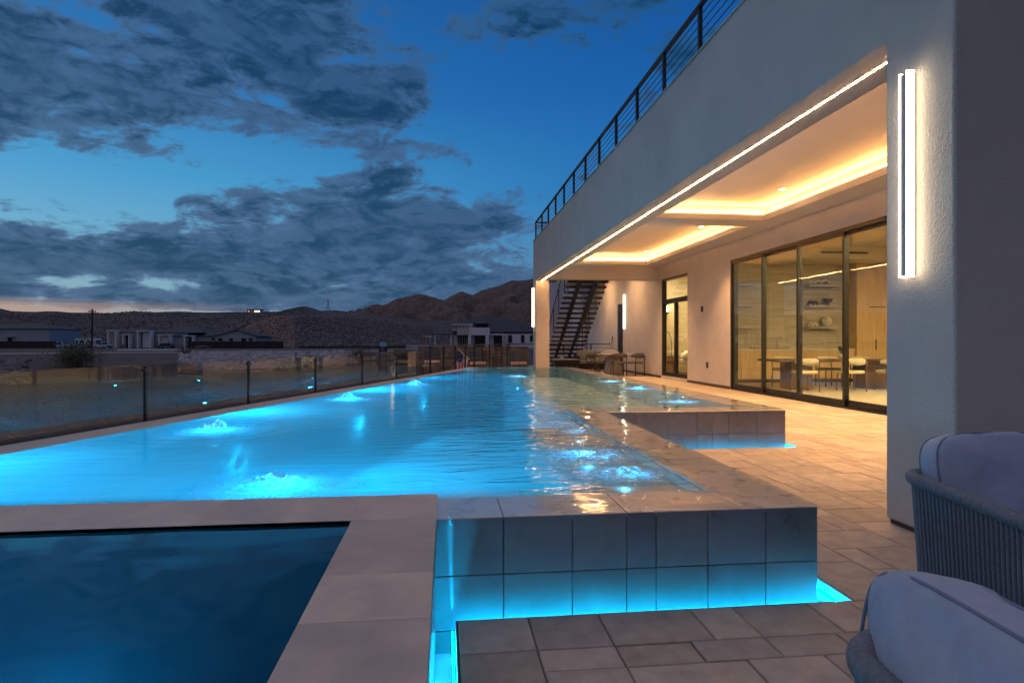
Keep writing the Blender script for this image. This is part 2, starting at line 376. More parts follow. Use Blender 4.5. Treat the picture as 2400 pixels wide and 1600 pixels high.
Z2 += (fbm(A2*400, Q2*0, .08, 4, 2.0))*3.2*smooth(.85, 1, tt)
Z2 = np.where(Q2 > 2000, Z2-(Q2-2000)*.35, Z2)
Z2[:, 0] = -20
M['mountain'] = earth_material('mountain_rock', (.11, .075, .064), (.225, .135, .10), (.04, .031, .032), .014, 14, .05)
tag(link('mountains', npmesh('mountains', np.stack([X2, Y2, Z2], -1).reshape(-1, 3), grid_faces(*Q2.shape)[:, ::-1], M['mountain'], True)), kind='structure')

# dirt road in front of the far houses (an arc strip)
def arc_strip(name, x0, x1, r0, r1, z, mat, n=60):
    mb = MB(); a = np.linspace(float(azp(x0)), float(azp(x1)), n)
    for k in range(n-1):
        mb.face([(r*math.sin(q), r*math.cos(q), -.15-.75*min(1, max(0, (r-80)/110))+z) for r, q in ((r0, a[k]), (r1, a[k]), (r1, a[k+1]), (r0, a[k+1]))][::-1])
    return tag(mb.build(name, mat), kind='structure')
M['road'] = material('graded_road', (.30, .235, .20), .95, .15, .3, .01, 6, world=True)
M['asphalt'] = material('asphalt', (.055, .055, .06), .9, .15, .5, world=True)
M['drive'] = material('concrete_drive', (.36, .34, .31), .9, .1, .5, world=True)
arc_strip('dirt_road', -700, 960, 84, 100, .02, M['road'])
arc_strip('asphalt_lane', 120, 600, 112, 132, .02, M['asphalt'])
arc_strip('driveway', 275, 440, 136, 186, .024, M['drive'])

# rocks and scrub (uncountable masses)
OCT_V = np.array([(1,0,0),(-1,0,0),(0,1,0),(0,-1,0),(0,0,1),(0,0,-1),(.6,.6,.5),(-.6,.6,.5),(.6,-.6,.5),(-.6,-.6,.5)], float)
OCT_F = np.array([(4,8,6),(4,6,7),(4,7,9),(4,9,8),(0,6,8),(2,7,6),(1,9,7),(3,8,9),(0,2,6),(0,8,3),(1,7,2),(1,3,9),(5,2,0),(5,0,3),(5,3,1),(5,1,2)])
def scatter(name, pts, sizes, mat, flat=.7, kind='stuff', label=None, cat=None):
    n = len(pts); rot = RNG.uniform(0, 6.28, n); s = np.asarray(sizes)
    v = OCT_V[None]*(s[:, None, None]*RNG.uniform(.65, 1.3, (n, 10, 3))); v[:, :, 2] *= flat
    c, q = np.cos(rot)[:, None], np.sin(rot)[:, None]
    x = v[:, :, 0]*c-v[:, :, 1]*q; y = v[:, :, 0]*q+v[:, :, 1]*c
    v = np.stack([x, y, v[:, :, 2]], -1)+np.asarray(pts)[:, None, :]
    f = (OCT_F[None]+np.arange(n)[:, None, None]*10).reshape(-1, 3)
    return tag(link(name, npmesh(name, v.reshape(-1, 3), f, mat)), label, cat, kind=kind)
def polar_pts(n, x0, x1, r0, r1, dz=0):
    a = RNG.uniform(float(azp(x0)), float(azp(x1)), n); r = np.sqrt(RNG.uniform(r0*r0, r1*r1, n)); x, y = r*np.sin(a), r*np.cos(a)
    return np.array([(p, q, ground_z(p, q)+dz) for p, q in zip(x, y)])
M['rock'] = material('quarry_rock', (.125, .105, .10), .9, .5, .35, .03, 3, world=True)
M['rock_red'] = material('red_rock', (.20, .125, .095), .9, .4, .35, .03, 3, world=True)
M['rock_pale'] = material('pale_riprap', (.26, .245, .24), .9, .45, .8, .03, 3, world=True)
scatter('rock_slope', np.concatenate([polar_pts(5200, 670, 985, 212, 345), polar_pts(1500, 640, 1120, 205, 370)]), RNG.uniform(.3, .9, 6700), M['rock'], label='dark boulder slope rising behind the graded lots', cat='rocks')
scatter('rock_slope', polar_pts(3000, 575, 690, 212, 332), RNG.uniform(.35, .85, 3000), M['rock_red'], label='reddish boulder slope behind the gabled house', cat='rocks')
scatter('riprap', polar_pts(2200, 425, 690, 52, 75), RNG.uniform(.16, .5, 2200), M['rock_pale'], label='pale rubble riprap on the bank below the road', cat='rocks')
scatter('riprap', polar_pts(700, 700, 840, 55, 78), RNG.uniform(.15, .5, 700), M['rock_pale'], label='rubble patch beside the boulder slope', cat='rocks')
scatter('riprap', polar_pts(700, -150, 62, 44, 66), RNG.uniform(.15, .45, 700), M['rock'], label='dark rubble on the bank under the long wall', cat='rocks')
scatter('gravel', polar_pts(4200, -300, 1000, 9, 44), RNG.uniform(.01, .05, 4200)*1.4, M['rock_red'], label='loose stones over the graded dirt', cat='gravel')
M['scrub'] = material('scrub_foliage', (.04, .032, .024), .95, .5, .8, world=True)
p1 = polar_pts(3000, -100, 720, 260, 720, .2); scatter('desert_scrub', p1, RNG.uniform(.2, .65, 3000), M['scrub'], 1.0, label='dark scrub dotting the low hills', cat='scrub')
p1 = polar_pts(260, 700, 960, 190, 215, .2); scatter('desert_scrub', p1, RNG.uniform(.3, .8, 260), M['scrub'], 1.0, label='scrub at the foot of the boulder slope', cat='scrub')

# ------------------------------------------------------------------ patio with pavers
LED_Y = 18.25                                     # far edge of the pool
def pool_left(y): return -3.33+.30*(y-4.9)
def fence_x(y): return pool_left(y)-.14
def on_deck(x0, y0, x1, y1):
    """a paver rectangle must lie wholly on the deck"""
    e = .01
    if y0 < -1.6 or y1 > 30.2 or x1 > 7.2: return False
    if y0 < 2.30-e and x0 < .357-e: return False
    if y1 > 2.30+e and y0 < 6.175-e and x0 < 2.217-e: return False
    if y1 > 6.175+e and y0 < 18.265-e and x0 < 4.387-e: return False
    if y1 > 18.265+e and x0 < fence_x(y1)+.05: return False
    return True
patio = thing('patio', 'beige concrete paver terrace around the raised pool', 'patio'); del patio['category']; tag(patio, kind='structure')
mb = MB()
mb.box(.047, -1.5, -.30, 8.6, 2.585, -.012); mb.box(1.885, 2.585, -.30, 8.6, 6.425, -.012); mb.box(4.012, 6.425, -.30, 8.6, LED_Y+.004, -.012)
mb.prism([(fence_x(LED_Y), LED_Y+.004), (8.6, LED_Y+.004), (8.6, 31), (fence_x(25.5), 31), (fence_x(25.5), 25.5)], -.30, -.012)
mb.build('bedding', M['joint'], patio)
U = .155
PSZ = [((3, 2), 5), ((2, 2), 5), ((2, 3), 3.6), ((3, 3), 1.8), ((4, 3), .8), ((4, 2), 1.4), ((2, 1), .7), ((1, 2), .7)]
gx0, gy0 = .357-12*U, 2.30-25*U; GW, GH = 56, 206
occ = np.zeros((GW, GH), bool); pav = []
prnd = random.Random(3)
for j in range(GH):
    for i in range(GW):
        if occ[i, j]: continue
        opts = [(s, w*prnd.random()) for s, w in PSZ]; opts.sort(key=lambda q: -q[1])
        for (w, h), _ in opts+[((1, 1), 0)]:
            if i+w > GW or j+h > GH or occ[i:i+w, j:j+h].any(): continue
            x0, y0 = gx0+i*U, gy0+j*U
            if not on_deck(x0, y0, x0+w*U, y0+h*U): continue
            occ[i:i+w, j:j+h] = True; pav.append((x0, y0, w*U, h*U)); break
# border course along the light channel, mitred at the corners like the photo
xx = .357
bsz = [.31, .42, .2, .36, .2, .4]; k = 0
while xx < 2.21:
    w = min(bsz[k % 6], 2.217-xx); pav.append((xx, 2.30, w, .28)); xx += w; k += 1
yy = 2.30-.31
while yy > -1.4: pav.append((.052, yy, .305, .31)); yy -= .31
pav.append((.052, 2.30, .305, .28))
yy = 2.58
while yy < 6.42: w = min(.46, 6.425-yy); pav.append((1.89, yy, .327, w)); yy += w if w > .05 else 1
xx = 2.217
while xx < 4.3: w = min(.46, 4.387-xx); pav.append((xx, 6.175, w, .25)); xx += w if w > .05 else 1
yy = 6.425
while yy < 18.2: w = min(.46, 18.265-yy); pav.append((4.017, yy, .37, w)); yy += w if w > .05 else 1
def shows(p):
    x, y, w, h = p; cx, cy = x+w/2, y+h/2; d = cx*ST+cy*CT
    if d < .6: return 0
    u = (cx*CT-cy*ST)/d
    if abs(u) > .92 or 1.2/d > .62 or y > 30: return 0
    return w*h/d**3
pav.sort(key=lambda p: -shows(p))
pm = {}
for k, (x, y, w, h) in enumerate(pav[:295]):
    key = (round(w, 3), round(h, 3))
    if key not in pm: pm[key] = MB().cbox(-w/2+.003, -h/2+.003, -.05, w/2-.003, h/2-.003, 0, .004).mesh('paver', M['paver'])
    link('paver', pm[key], patio, (x+w/2, y+h/2, prnd.uniform(-.0025, .0015)), (prnd.uniform(-.004, .004), prnd.uniform(-.004, .004), prnd.uniform(-.003, .003)))
mb = MB()
for x, y, w, h in pav[295:]: 
    dz_ = prnd.uniform(-.002, .001); mb.cbox(x+.003, y+.003, -.05+dz_, x+w-.003, y+h-.003, dz_, .004)
tag(mb.build('pavers_far', M['paver'], patio), kind='stuff')

# ------------------------------------------------------------------ pool
PX1, PY0, BX1, BY0 = 1.785, 2.70, 3.915, 6.525
ZR = .405; ZW = .415; AX = -.055; CB = 3.06; SI = 2.64; SX = -.405
pool = thing('swimming_pool', 'raised overflow pool with tiled walls and glowing blue water', 'pool', (1.0, PY0, 0))
def PB(mb, name, mat, **k):
    """build in world coordinates under the pool"""
    mb.xf(Matrix.Translation((-1.0, -PY0, 0))); return mb.build(name, mat, pool, **k)
FD = -.95
mb = MB()   # basin: floor, walls (inner faces)
L = pool_left
mb.face([(L(CB)+.38, CB, FD), (1.40, CB, FD), (1.40, 14.5, FD), (L(14.5)+.38, 14.5, FD)])
mb.face([(L(CB)+.38, CB, FD), (L(14.5)+.38, 14.5, FD), (L(14.5)+.38, 14.5, ZR-.004), (L(CB)+.38, CB, ZR-.004)])
mb.face([(L(CB)+.38, CB, FD), (L(CB)+.38, CB, ZR-.004), (AX, CB, ZR-.004), (1.40, CB, ZR-.004), (1.40, CB, FD)])
mb.face([(L(14.5)+.38, 14.5, FD), (1.9, 14.5, FD), (1.9, 14.5, ZR-.004), (L(14.5)+.38, 14.5, ZR-.004)])
PB(mb, 'basin', M['plaster'])
# shallow ledges: front right sun shelf, right-hand shelf, far shelf
PB(B(.72, CB+.002, -.6, 1.398, 5.9, .335), 'sun_shelf', M['ledge'])
PB(B(1.388, 5.902, -.94, 1.3985, 14.49, .32), 'side_wall', M['plaster'])
PB(B(1.40, 6.93, -.6, 3.53, LED_Y-.3, .10), 'side_shelf', M['ledge'])
PB(MB().prism([(L(14.85)+.38, 14.85), (1.40, 14.85), (1.40, LED_Y-.3), (L(LED_Y-.3)+.38, LED_Y-.3)], -.6, .16), 'far_shelf', M['ledge'])
mb = B(1.392, CB+.003, .337, 1.3985, 6.93, .3835).box(.64, CB+.003, .337, 1.391, CB+.009, .3835)
mb.box(3.5215, 6.93, .102, 3.528, LED_Y-.31, .3835).box(1.41, 6.932, .102, 3.52, 6.938, .3835)
PB(mb, 'inner_facing', M['rim_tile'])
# inner wall tops and carcass below the rim tiles
car = MB()
car.box(AX+.012, PY0+.012, -.45, PX1-.012, CB, ZR-.022); car.box(1.40, CB, -.45, PX1-.012, 6.93, ZR-.022)
car.box(PX1-.012, BY0+.012, -.45, BX1-.012, 6.93, ZR-.022); car.box(3.53, 6.93, -.45, BX1-.012, LED_Y-.012, ZR-.022)
car.prism([(L(LED_Y-.3)+.38, LED_Y-.3), (3.53, LED_Y-.3), (3.53, LED_Y-.012), (L(LED_Y)+.012, LED_Y-.012)], -.45, ZR-.022)
car.prism([(L(CB-.4), CB-.4), (L(CB)+.38, CB), (L(LED_Y)+.38, LED_Y-.3), (L(LED_Y)+.012, LED_Y-.012)], -.9, ZR-.022)
car.prism([(L(14.5)+.38, 14.5), (1.40, 14.5), (1.40, 14.85), (L(14.85)+.38, 14.85)], -.9, ZR-.022)
PB(car, 'carcass', M['grout'])
def tiles_xy(x0, x1, y0, y1, z, mat, name, cuts=None, axis=0, g=.0045, th=.02, j=.0006):
    """a row of tiles laid flat, cut across its length at the given stations"""
    a0, a1 = (x0, x1) if axis == 0 else (y0, y1)
    if cuts is None:
        n = max(1, round((a1-a0)/.6)); cuts = [a0+(a1-a0)*k/n for k in range(1, n)]
    st = [a0]+[c for c in cuts if a0 < c < a1]+[a1]
    for p, q in zip(st[:-1], st[1:]):
        X0, X1, Y0, Y1 = (p, q, y0, y1) if axis == 0 else (x0, x1, p, q)
        cx, cy = (X0+X1)/2, (Y0+Y1)/2; m_ = MB().cbox(X0+g/2-cx, Y0+g/2-cy, -th, X1-g/2-cx, Y1-g/2-cy, 0, .0015)
        m_.build(name, mat, pool, (cx-1.0, cy-PY0, z+prnd.uniform(-j, j)))
def tiles_wall(p0, p1, rows, cuts, mat, nrm, g=.0045, th=.012):
    """tiles on a vertical wall from p0 to p1 (xy), outward normal nrm"""
    dx_, dy_ = p1[0]-p0[0], p1[1]-p0[1]; Ln = math.hypot(dx_, dy_); ang = math.atan2(dy_, dx_)
    st = [0]+list(cuts)+[Ln]
    for (z0, z1) in rows:
        for a, b in zip(st[:-1], st[1:]):
            w, h = b-a, z1-z0
            m_ = MB().box(-w/2+g/2, 0, -h/2+g/2, w/2-g/2, th+prnd.uniform(-.0006, .0006), h/2-g/2)
            c = (a+b)/2
            m_.build('wall_tile', mat, pool, (p0[0]+dx_/Ln*c-1.0, p0[1]+dy_/Ln*c-PY0, (z0+z1)/2), (0, 0, ang), bevel=.0012, seg=1)
rows = [(-.30, -.10), (-.10, .145), (.145, ZR-.001)]
# the outward side of a wall tile is local +y rotated: run the walls so that it faces outwards
c1 = [1.13, 1.405, 1.53]; 
def fromright(xs, x1): return [x1-x for x in sorted(xs, reverse=True)]
front_cuts = [1785-q for q in ()]
fx = [.262, .580, .838, .979, 1.232, 1.520]
tiles_wall((PX1, PY0+.012), (AX, PY0+.012), rows, fromright(fx, PX1), M['wall_tile'], (0, -1))
bx = [2.14, 2.50, 2.85, 3.03, 3.22, 3.565]
tiles_wall((BX1, BY0+.012), (PX1-.0, BY0+.012), rows, fromright(bx, BX1), M['wall_tile'], (0, -1))
tiles_wall((PX1-.012, BY0), (PX1-.012, PY0+.012), rows, [.6*k for k in range(1, 7) if .6*k < 3.7], M['wall_tile'], (1, 0))
tiles_wall((BX1-.012, LED_Y-.012), (BX1-.012, BY0+.012), rows, [.6*k for k in range(1, 20) if .6*k < 11.6], M['wall_tile'], (1, 0))
tiles_wall((AX-.0, PY0), (AX-.0, -1.4), rows, [.6*k for k in range(1, 7)], M['wall_tile'], (1, 0))
# flooded rim
tiles_xy(AX, PX1, PY0, CB, ZR, M['rim_tile'], 'rim_tile', [.262, .84, 1.40])
tiles_xy(1.40, PX1, CB, 6.93, ZR, M['rim_tile'], 'rim_tile', axis=1)
tiles_xy(PX1, BX1, BY0, 6.93, ZR, M['rim_tile'], 'rim_tile')
tiles_xy(3.53, BX1, 6.93, LED_Y, ZR, M['rim_tile'], 'rim_tile', axis=1)
tiles_xy(L(LED_Y)+.1, 3.53, LED_Y-.30, LED_Y, ZR, M['rim_tile'], 'rim_tile')
tiles_xy(L(14.5)+.3, 1.40, 14.5, 14.85, ZR, M['rim_tile'], 'rim_tile')
n = 22
for k in range(n):                                # slanting left-hand rim
    y0, y1 = CB-.35+(LED_Y-CB+.35)*k/n, CB-.35+(LED_Y-CB+.35)*(k+1)/n; g = .0012
    cy = (y0+y1)/2; cx = L(cy)+.19
    m_ = MB().prism([(L(y0+g)-cx, y0+g-cy), (L(y0+g)+.38-cx, y0+g-cy), (L(y1-g)+.38-cx, y1-g-cy), (L(y1-g)-cx, y1-g-cy)], -.02, 0)
    m_.build('rim_tile', M['coping_tile'], pool, (cx-1.0, cy-PY0, ZR+.008))
# dry coping round the spa
ZC = .428
tiles_xy(L(CB)+.05, AX+.017, SI, CB, ZC, M['coping_tile'], 'coping_tile', [AX-.36, AX-.66, AX-1.0, AX-1.33, AX-1.63, AX-1.95, AX-2.28, AX-2.6, AX-2.95], th=.03)
tiles_xy(SX, AX+.017, -1.4, SI, ZC, M['coping_tile'], 'coping_tile', [SI-.28, SI-.62, SI-.95, SI-1.18, SI-1.50, SI-1.8, SI-2.1, SI-2.5], axis=1, th=.03)
PB(B(SX+.002, -1.4, -.5, AX-.001, SI-.002, ZC-.032).box(L(CB)+.1, SI+.002, -.5, AX-.001, CB-.002, ZC-.032), 'spa_wall', M['grout'])
# spa basin
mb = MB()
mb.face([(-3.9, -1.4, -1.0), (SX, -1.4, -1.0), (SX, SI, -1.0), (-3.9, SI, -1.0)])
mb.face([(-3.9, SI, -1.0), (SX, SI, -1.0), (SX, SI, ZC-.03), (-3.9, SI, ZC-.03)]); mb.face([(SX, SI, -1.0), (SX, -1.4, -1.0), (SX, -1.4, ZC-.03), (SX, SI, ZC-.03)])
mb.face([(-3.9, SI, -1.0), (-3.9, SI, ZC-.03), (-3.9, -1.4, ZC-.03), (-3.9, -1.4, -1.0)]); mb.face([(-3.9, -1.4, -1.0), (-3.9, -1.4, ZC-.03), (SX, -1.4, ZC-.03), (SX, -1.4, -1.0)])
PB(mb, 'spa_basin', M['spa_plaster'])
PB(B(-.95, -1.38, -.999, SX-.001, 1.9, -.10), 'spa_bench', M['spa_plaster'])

# light channel round the pool foot
ch = thing('light_channel', 'narrow overflow channel glowing cyan at the foot of the pool wall', 'channel', (PX1, PY0, -.3))
def CHB(mb, name, mat, **k): mb.xf(Matrix.Translation((-PX1, -PY0, .3))); return mb.build(name, mat, ch, **k)
mb = B(AX, -1.5, -.34, .047, 2.585, -.20).box(AX, 2.585, -.34, 1.885, PY0+.01, -.20).box(PX1, PY0+.01, -.34, 1.885, 6.43, -.20).box(PX1, 6.43, -.34, 4.012, BY0+.01, -.20).box(BX1, BY0+.01, -.34, 4.012, LED_Y, -.20)
CHB(mb, 'channel_floor', M['channel'])
mb = B(.042, -1.5, -.199, .046, 2.5865, -.004).box(.042, 2.5865, -.199, 1.880, 2.590, -.004).box(1.880, 2.5865, -.199, 1.884, 6.4265, -.004).box(1.880, 6.4265, -.199, 4.007, 6.430, -.004).box(4.007, 6.4265, -.199, 4.011, LED_Y, -.004)
CHB(mb, 'channel_lining', M['channel'])
for a in ((.028, -1.4, .033, 2.58, -.05), (.05, 2.5915, 1.86, 2.597, -.115), (1.866, 2.60, 1.871, 6.42, -.05), (1.9, 6.4315, 3.98, 6.437, -.115), (3.992, 6.45, 3.997, LED_Y, -.05)):
    CHB(B(a[0], a[1], a[4]-.006, a[2], a[3], a[4]+.006), 'led_strip', M['led_cyan'])
for a in ((.05, 2.5905, 1.86, 2.6005), (1.90, 6.4305, 3.98, 6.4405)):  # thin lips added to limit how far up the wall the strips glow
    CHB(B(a[0], a[1], -.098, a[2], a[3], -.095), 'led_cover', M['channel'])

# ------------------------------------------------------------------ bubblers and pool lamps
BUB = [(-2.03, 5.55, .19, .075), (-1.31, 8.3, .18, .07), (-.57, 11.0, .2, .07), (-.90, 3.36, .24, .05), (1.05, 3.42, .17, .035), (.98, 4.05, .24, .014),
       (3.197, 11.4, .15, .02), (3.17, 9.6, .15, .02), (3.03, 7.45, .16, .02), (1.6, 13.2, .2, .02), (.6, 16.3, .18, .015), (1.15, 5.1, .1, .01)]
def water_h(x, y):
    """surface height: wind ripple plus rings round the bubblers"""
    x = np.asarray(x, float); y = np.asarray(y, float)
    h = np.zeros_like(x); r = np.random.default_rng(5)
    for k in range(26):
        lam = r.uniform(.13, .75); th = r.normal(.35, .8); ph = r.uniform(0, 6.28); amp = .00055*lam**.9*r.uniform(.6, 1.4)
        h += amp*np.sin(2*np.pi/lam*(x*math.cos(th)+y*math.sin(th))+ph)
    h *= .5+1.1*smooth(-.6, 1.2, x-.05*y)
    for bx_, by_, rr, hh in BUB:
        d = np.hypot(x-bx_, y-by_)
        h += hh*.055*np.sin(d*34)*np.exp(-d*2.6)*smooth(0, rr*.8, d)
    return h
def water_mat(name, tint, bump, rough=.015, murk=.78, turbid=(.30, .9, 1.0)):
    m = bpy.data.materials.new(name); m.use_nodes = True; t = NT(m.node_tree); t.n.clear()
    g = t.node('ShaderNodeNewGeometry'); P = g.outputs['Position']; x, y, z = t.sep(P)
    film = t.m('MAXIMUM', t.m('MAXIMUM', t.m('MULTIPLY', t.mapr(x, 1.2, 1.42, 0, 1, True), t.mapr(y, 6.9, 7.2, 1, 0, True)), t.mapr(x, 3.3, 3.55, 0, 1, True)), t.mapr(y, 3.0, 3.25, 1, 0, True))      # thin sheet over the rim: calm
    lively = t.m('ADD', t.mapr(t.m('SUBTRACT', x, t.m('MULTIPLY', y, .03)), -1.2, .2, .16, .65, True), t.mapr(x, -.4, .5, 0, .55, True))
    front = t.m('MULTIPLY', t.mapr(x, .6, .95, 0, 1, True), t.mapr(y, 5.4, 6.2, 1, 0, True)); side = t.m('MULTIPLY', t.mapr(x, 1.36, 1.5, 0, 1, True), t.mapr(y, 6.6, 7.0, 0, 1, True))
    lively = t.m('MULTIPLY', lively, t.mapr(film, 0, 1, 1, .14))
    h = t.m('ADD', t.noise(t.vm('MULTIPLY', P, (.55, 1.9, 1.0)), 4.6, 1.5, .45, .6), t.m('MULTIPLY', t.noise(t.vm('MULTIPLY', P, (.7, 1.4, 1.0)), 13.0, 2, .5, .3), .14))
    bn = t.node('ShaderNodeBump'); t.set(bn.inputs['Distance'], t.m('MULTIPLY', lively, bump)); t.set(bn.inputs['Height'], h)
    N = bn.outputs[0]
    c = t.m('ABSOLUTE', t.vm('DOT_PRODUCT', g.outputs['Incoming'], N))
    F = t.m('ADD', t.m('MULTIPLY', t.m('POWER', t.m('SUBTRACT', 1.0, c), 5), .86), .02, None, True)
    shallow = t.m('MAXIMUM', front, film) if murk > .3 else 0.0
    tr = t.node('ShaderNodeBsdfTransparent'); t.set(tr.inputs[0], t.mix(shallow, tint, (.99, .99, 1.0)))
    gl = t.node('ShaderNodeBsdfGlossy'); gl.inputs['Roughness'].default_value = rough; t.l.new(N, gl.inputs['Normal'])
    tl = t.node('ShaderNodeBsdfTranslucent'); tl.inputs[0].default_value = (*turbid, 1)
    mt = t.node('ShaderNodeMixShader'); t.set(mt.inputs[0], t.m('MULTIPLY', t.m('MULTIPLY', t.m('MULTIPLY', t.mapr(front, 0, 1, 1, .14), t.mapr(side, 0, 1, 1, .5)), t.mapr(film, 0, 1, 1, .06)), t.m('MULTIPLY', t.mapr(x, -1.2, .7, 1, .82, True), murk)) if murk > .3 else murk); t.l.new(tr.outputs[0], mt.inputs[1]); t.l.new(tl.outputs[0], mt.inputs[2])
    mx = t.node('ShaderNodeMixShader'); t.set(mx.inputs[0], F); t.l.new(mt.outputs[0], mx.inputs[1]); t.l.new(gl.outputs[0], mx.inputs[2])
    o = t.node('ShaderNodeOutputMaterial'); t.l.new(mx.outputs[0], o.inputs[0]); return m
M['water'] = water_mat('pool_water', (.80, .96, 1.0), .022)
M['spa_water'] = water_mat('spa_water', (.62, .88, 1.0), .010, murk=.05)
def water_patch(x0f, x1f, ys, nx, z):
    u = np.linspace(0, 1, nx); Yw = np.repeat(ys[:, None], nx, 1); x0 = np.array([x0f(q) for q in ys])[:, None]; x1 = np.array([x1f(q) for q in ys])[:, None]
    Xw = x0+(x1-x0)*u[None]; return np.stack([Xw, Yw, z+water_h(Xw, Yw)], -1)
ys = np.concatenate([np.arange(CB, 10, .035), np.arange(10, LED_Y-.001, .07), [LED_Y]])
V, Fc, off = [], [], 0
ysb = ys[ys >= BY0]
for pat in (water_patch(lambda q: L(q)+.374, lambda q: 1.40, ys, 130, ZW), water_patch(lambda q: 1.40, lambda q: PX1, ys, 16, ZW),
            water_patch(lambda q: PX1, lambda q: BX1, np.concatenate([[BY0], ysb[1:]]), 56, ZW), water_patch(lambda q: AX, lambda q: PX1, np.linspace(PY0, CB, 12), 60, ZW)):
    V.append(pat.reshape(-1, 3)); Fc.append(grid_faces(*pat.shape[:2])[:, ::-1]+off); off += len(V[-1])
# the sheet curls down over the overflow edges
def skirt(p0, p1, n=80):
    global off
    a = np.linspace(0, 1, n)[:, None]; q = np.array(p0)[None]*(1-a)+np.array(p1)[None]*a
    top = np.concatenate([q, (ZW+water_h(q[:, 0], q[:, 1]))[:, None]], 1); bot = top.copy(); bot[:, 2] = ZR-.03
    V.append(np.stack([top, bot], 1).reshape(-1, 3)); Fc.append(grid_faces(n, 2)+off); off += 2*n
e = .003
skirt((AX, PY0-e), (PX1+e, PY0-e)); skirt((PX1+e, PY0-e), (PX1+e, BY0-e)); skirt((PX1+e, BY0-e), (BX1+e, BY0-e)); skirt((BX1+e, BY0-e), (BX1+e, LED_Y))
wat = link('pool_water', npmesh('pool_water', np.concatenate(V), np.concatenate(Fc), M['water'], True)); tag(wat, kind='structure')
yss = np.arange(-1.4, SI+.001, .04); sp = water_patch(lambda q: -3.9, lambda q: SX, yss, 90, ZC-.014)
tag(link('spa_water', npmesh('spa_water', sp.reshape(-1, 3), grid_faces(*sp.shape[:2])[:, ::-1], M['spa_water'], True)), kind='structure')

def foam_mat():
    m = bpy.data.materials.new('aerated_water'); m.use_nodes = True; t = NT(m.node_tree); t.n.clear()
    g = t.node('ShaderNodeNewGeometry'); P = g.outputs['Position']
    n = t.noise(t.vm('MULTIPLY', P, (1.0, 1.0, 1.0)), 38, 4, .6, .8); n2 = t.noise(P, 14, 3, .5, 1.0)
    bn = t.node('ShaderNodeBump'); bn.inputs['Distance'].default_value = .05; t.set(bn.inputs['Height'], t.m('ADD', n, n2))
    c = t.m('ABSOLUTE', t.vm('DOT_PRODUCT', g.outputs['Incoming'], bn.outputs[0]))
    F = t.m('ADD', t.m('MULTIPLY', t.m('POWER', t.m('SUBTRACT', 1.0, c), 5), .95), .03, None, True)
    tr = t.node('ShaderNodeBsdfTransparent'); tr.inputs[0].default_value = (.85, .97, 1, 1)
    tl = t.node('ShaderNodeBsdfTranslucent'); tl.inputs[0].default_value = (.9, .97, 1, 1)
    gl = t.node('ShaderNodeBsdfGlossy'); gl.inputs['Roughness'].default_value = .05; t.l.new(bn.outputs[0], gl.inputs['Normal'])
    dis = t.node('ShaderNodeAttribute'); dis.attribute_name = 'edge'
    fm = t.m('MULTIPLY', t.mapr(t.m('ADD', t.m('MULTIPLY', n, .55), t.m('MULTIPLY', n2, .45)),   .45, .55, 0, 1, True), dis.outputs['Fac'])
    m1 = t.node('ShaderNodeMixShader'); t.set(m1.inputs[0], fm); t.l.new(tr.outputs[0], m1.inputs[1]); t.l.new(tl.outputs[0], m1.inputs[2])
    m2 = t.node('ShaderNodeMixShader'); t.set(m2.inputs[0], t.m('MULTIPLY', F, dis.outputs['Fac'])); t.l.new(m1.outputs[0], m2.inputs[1]); t.l.new(gl.outputs[0], m2.inputs[2])
    o = t.node('ShaderNodeOutputMaterial'); t.l.new(m2.outputs[0], o.inputs[0]); return m
M['foam'] = foam_mat()
BUBL = ['lit bubbler mound by the glass fence, nearest along the pool edge', 'second lit bubbler along the glass-fence edge of the pool', 'farthest lit bubbler along the glass-fence edge of the pool',
        'large sparkling bubbler spilling over the spa coping', 'dark teal bubbling mound on the sun shelf corner', 'bright cyan lamp glow on the sun shelf behind the dark mound',
        'lit bubbler on the side shelf nearest the dining chairs', 'middle lit bubbler on the side shelf under the roof', 'lit bubbler on the side shelf nearest the paver walk', 'lit bubbler by the inner far ledge of the pool',
        'pale lit bubbler on the far shelf by the sun loungers', 'small lit bubbler beside the overflow rim of the sun shelf']
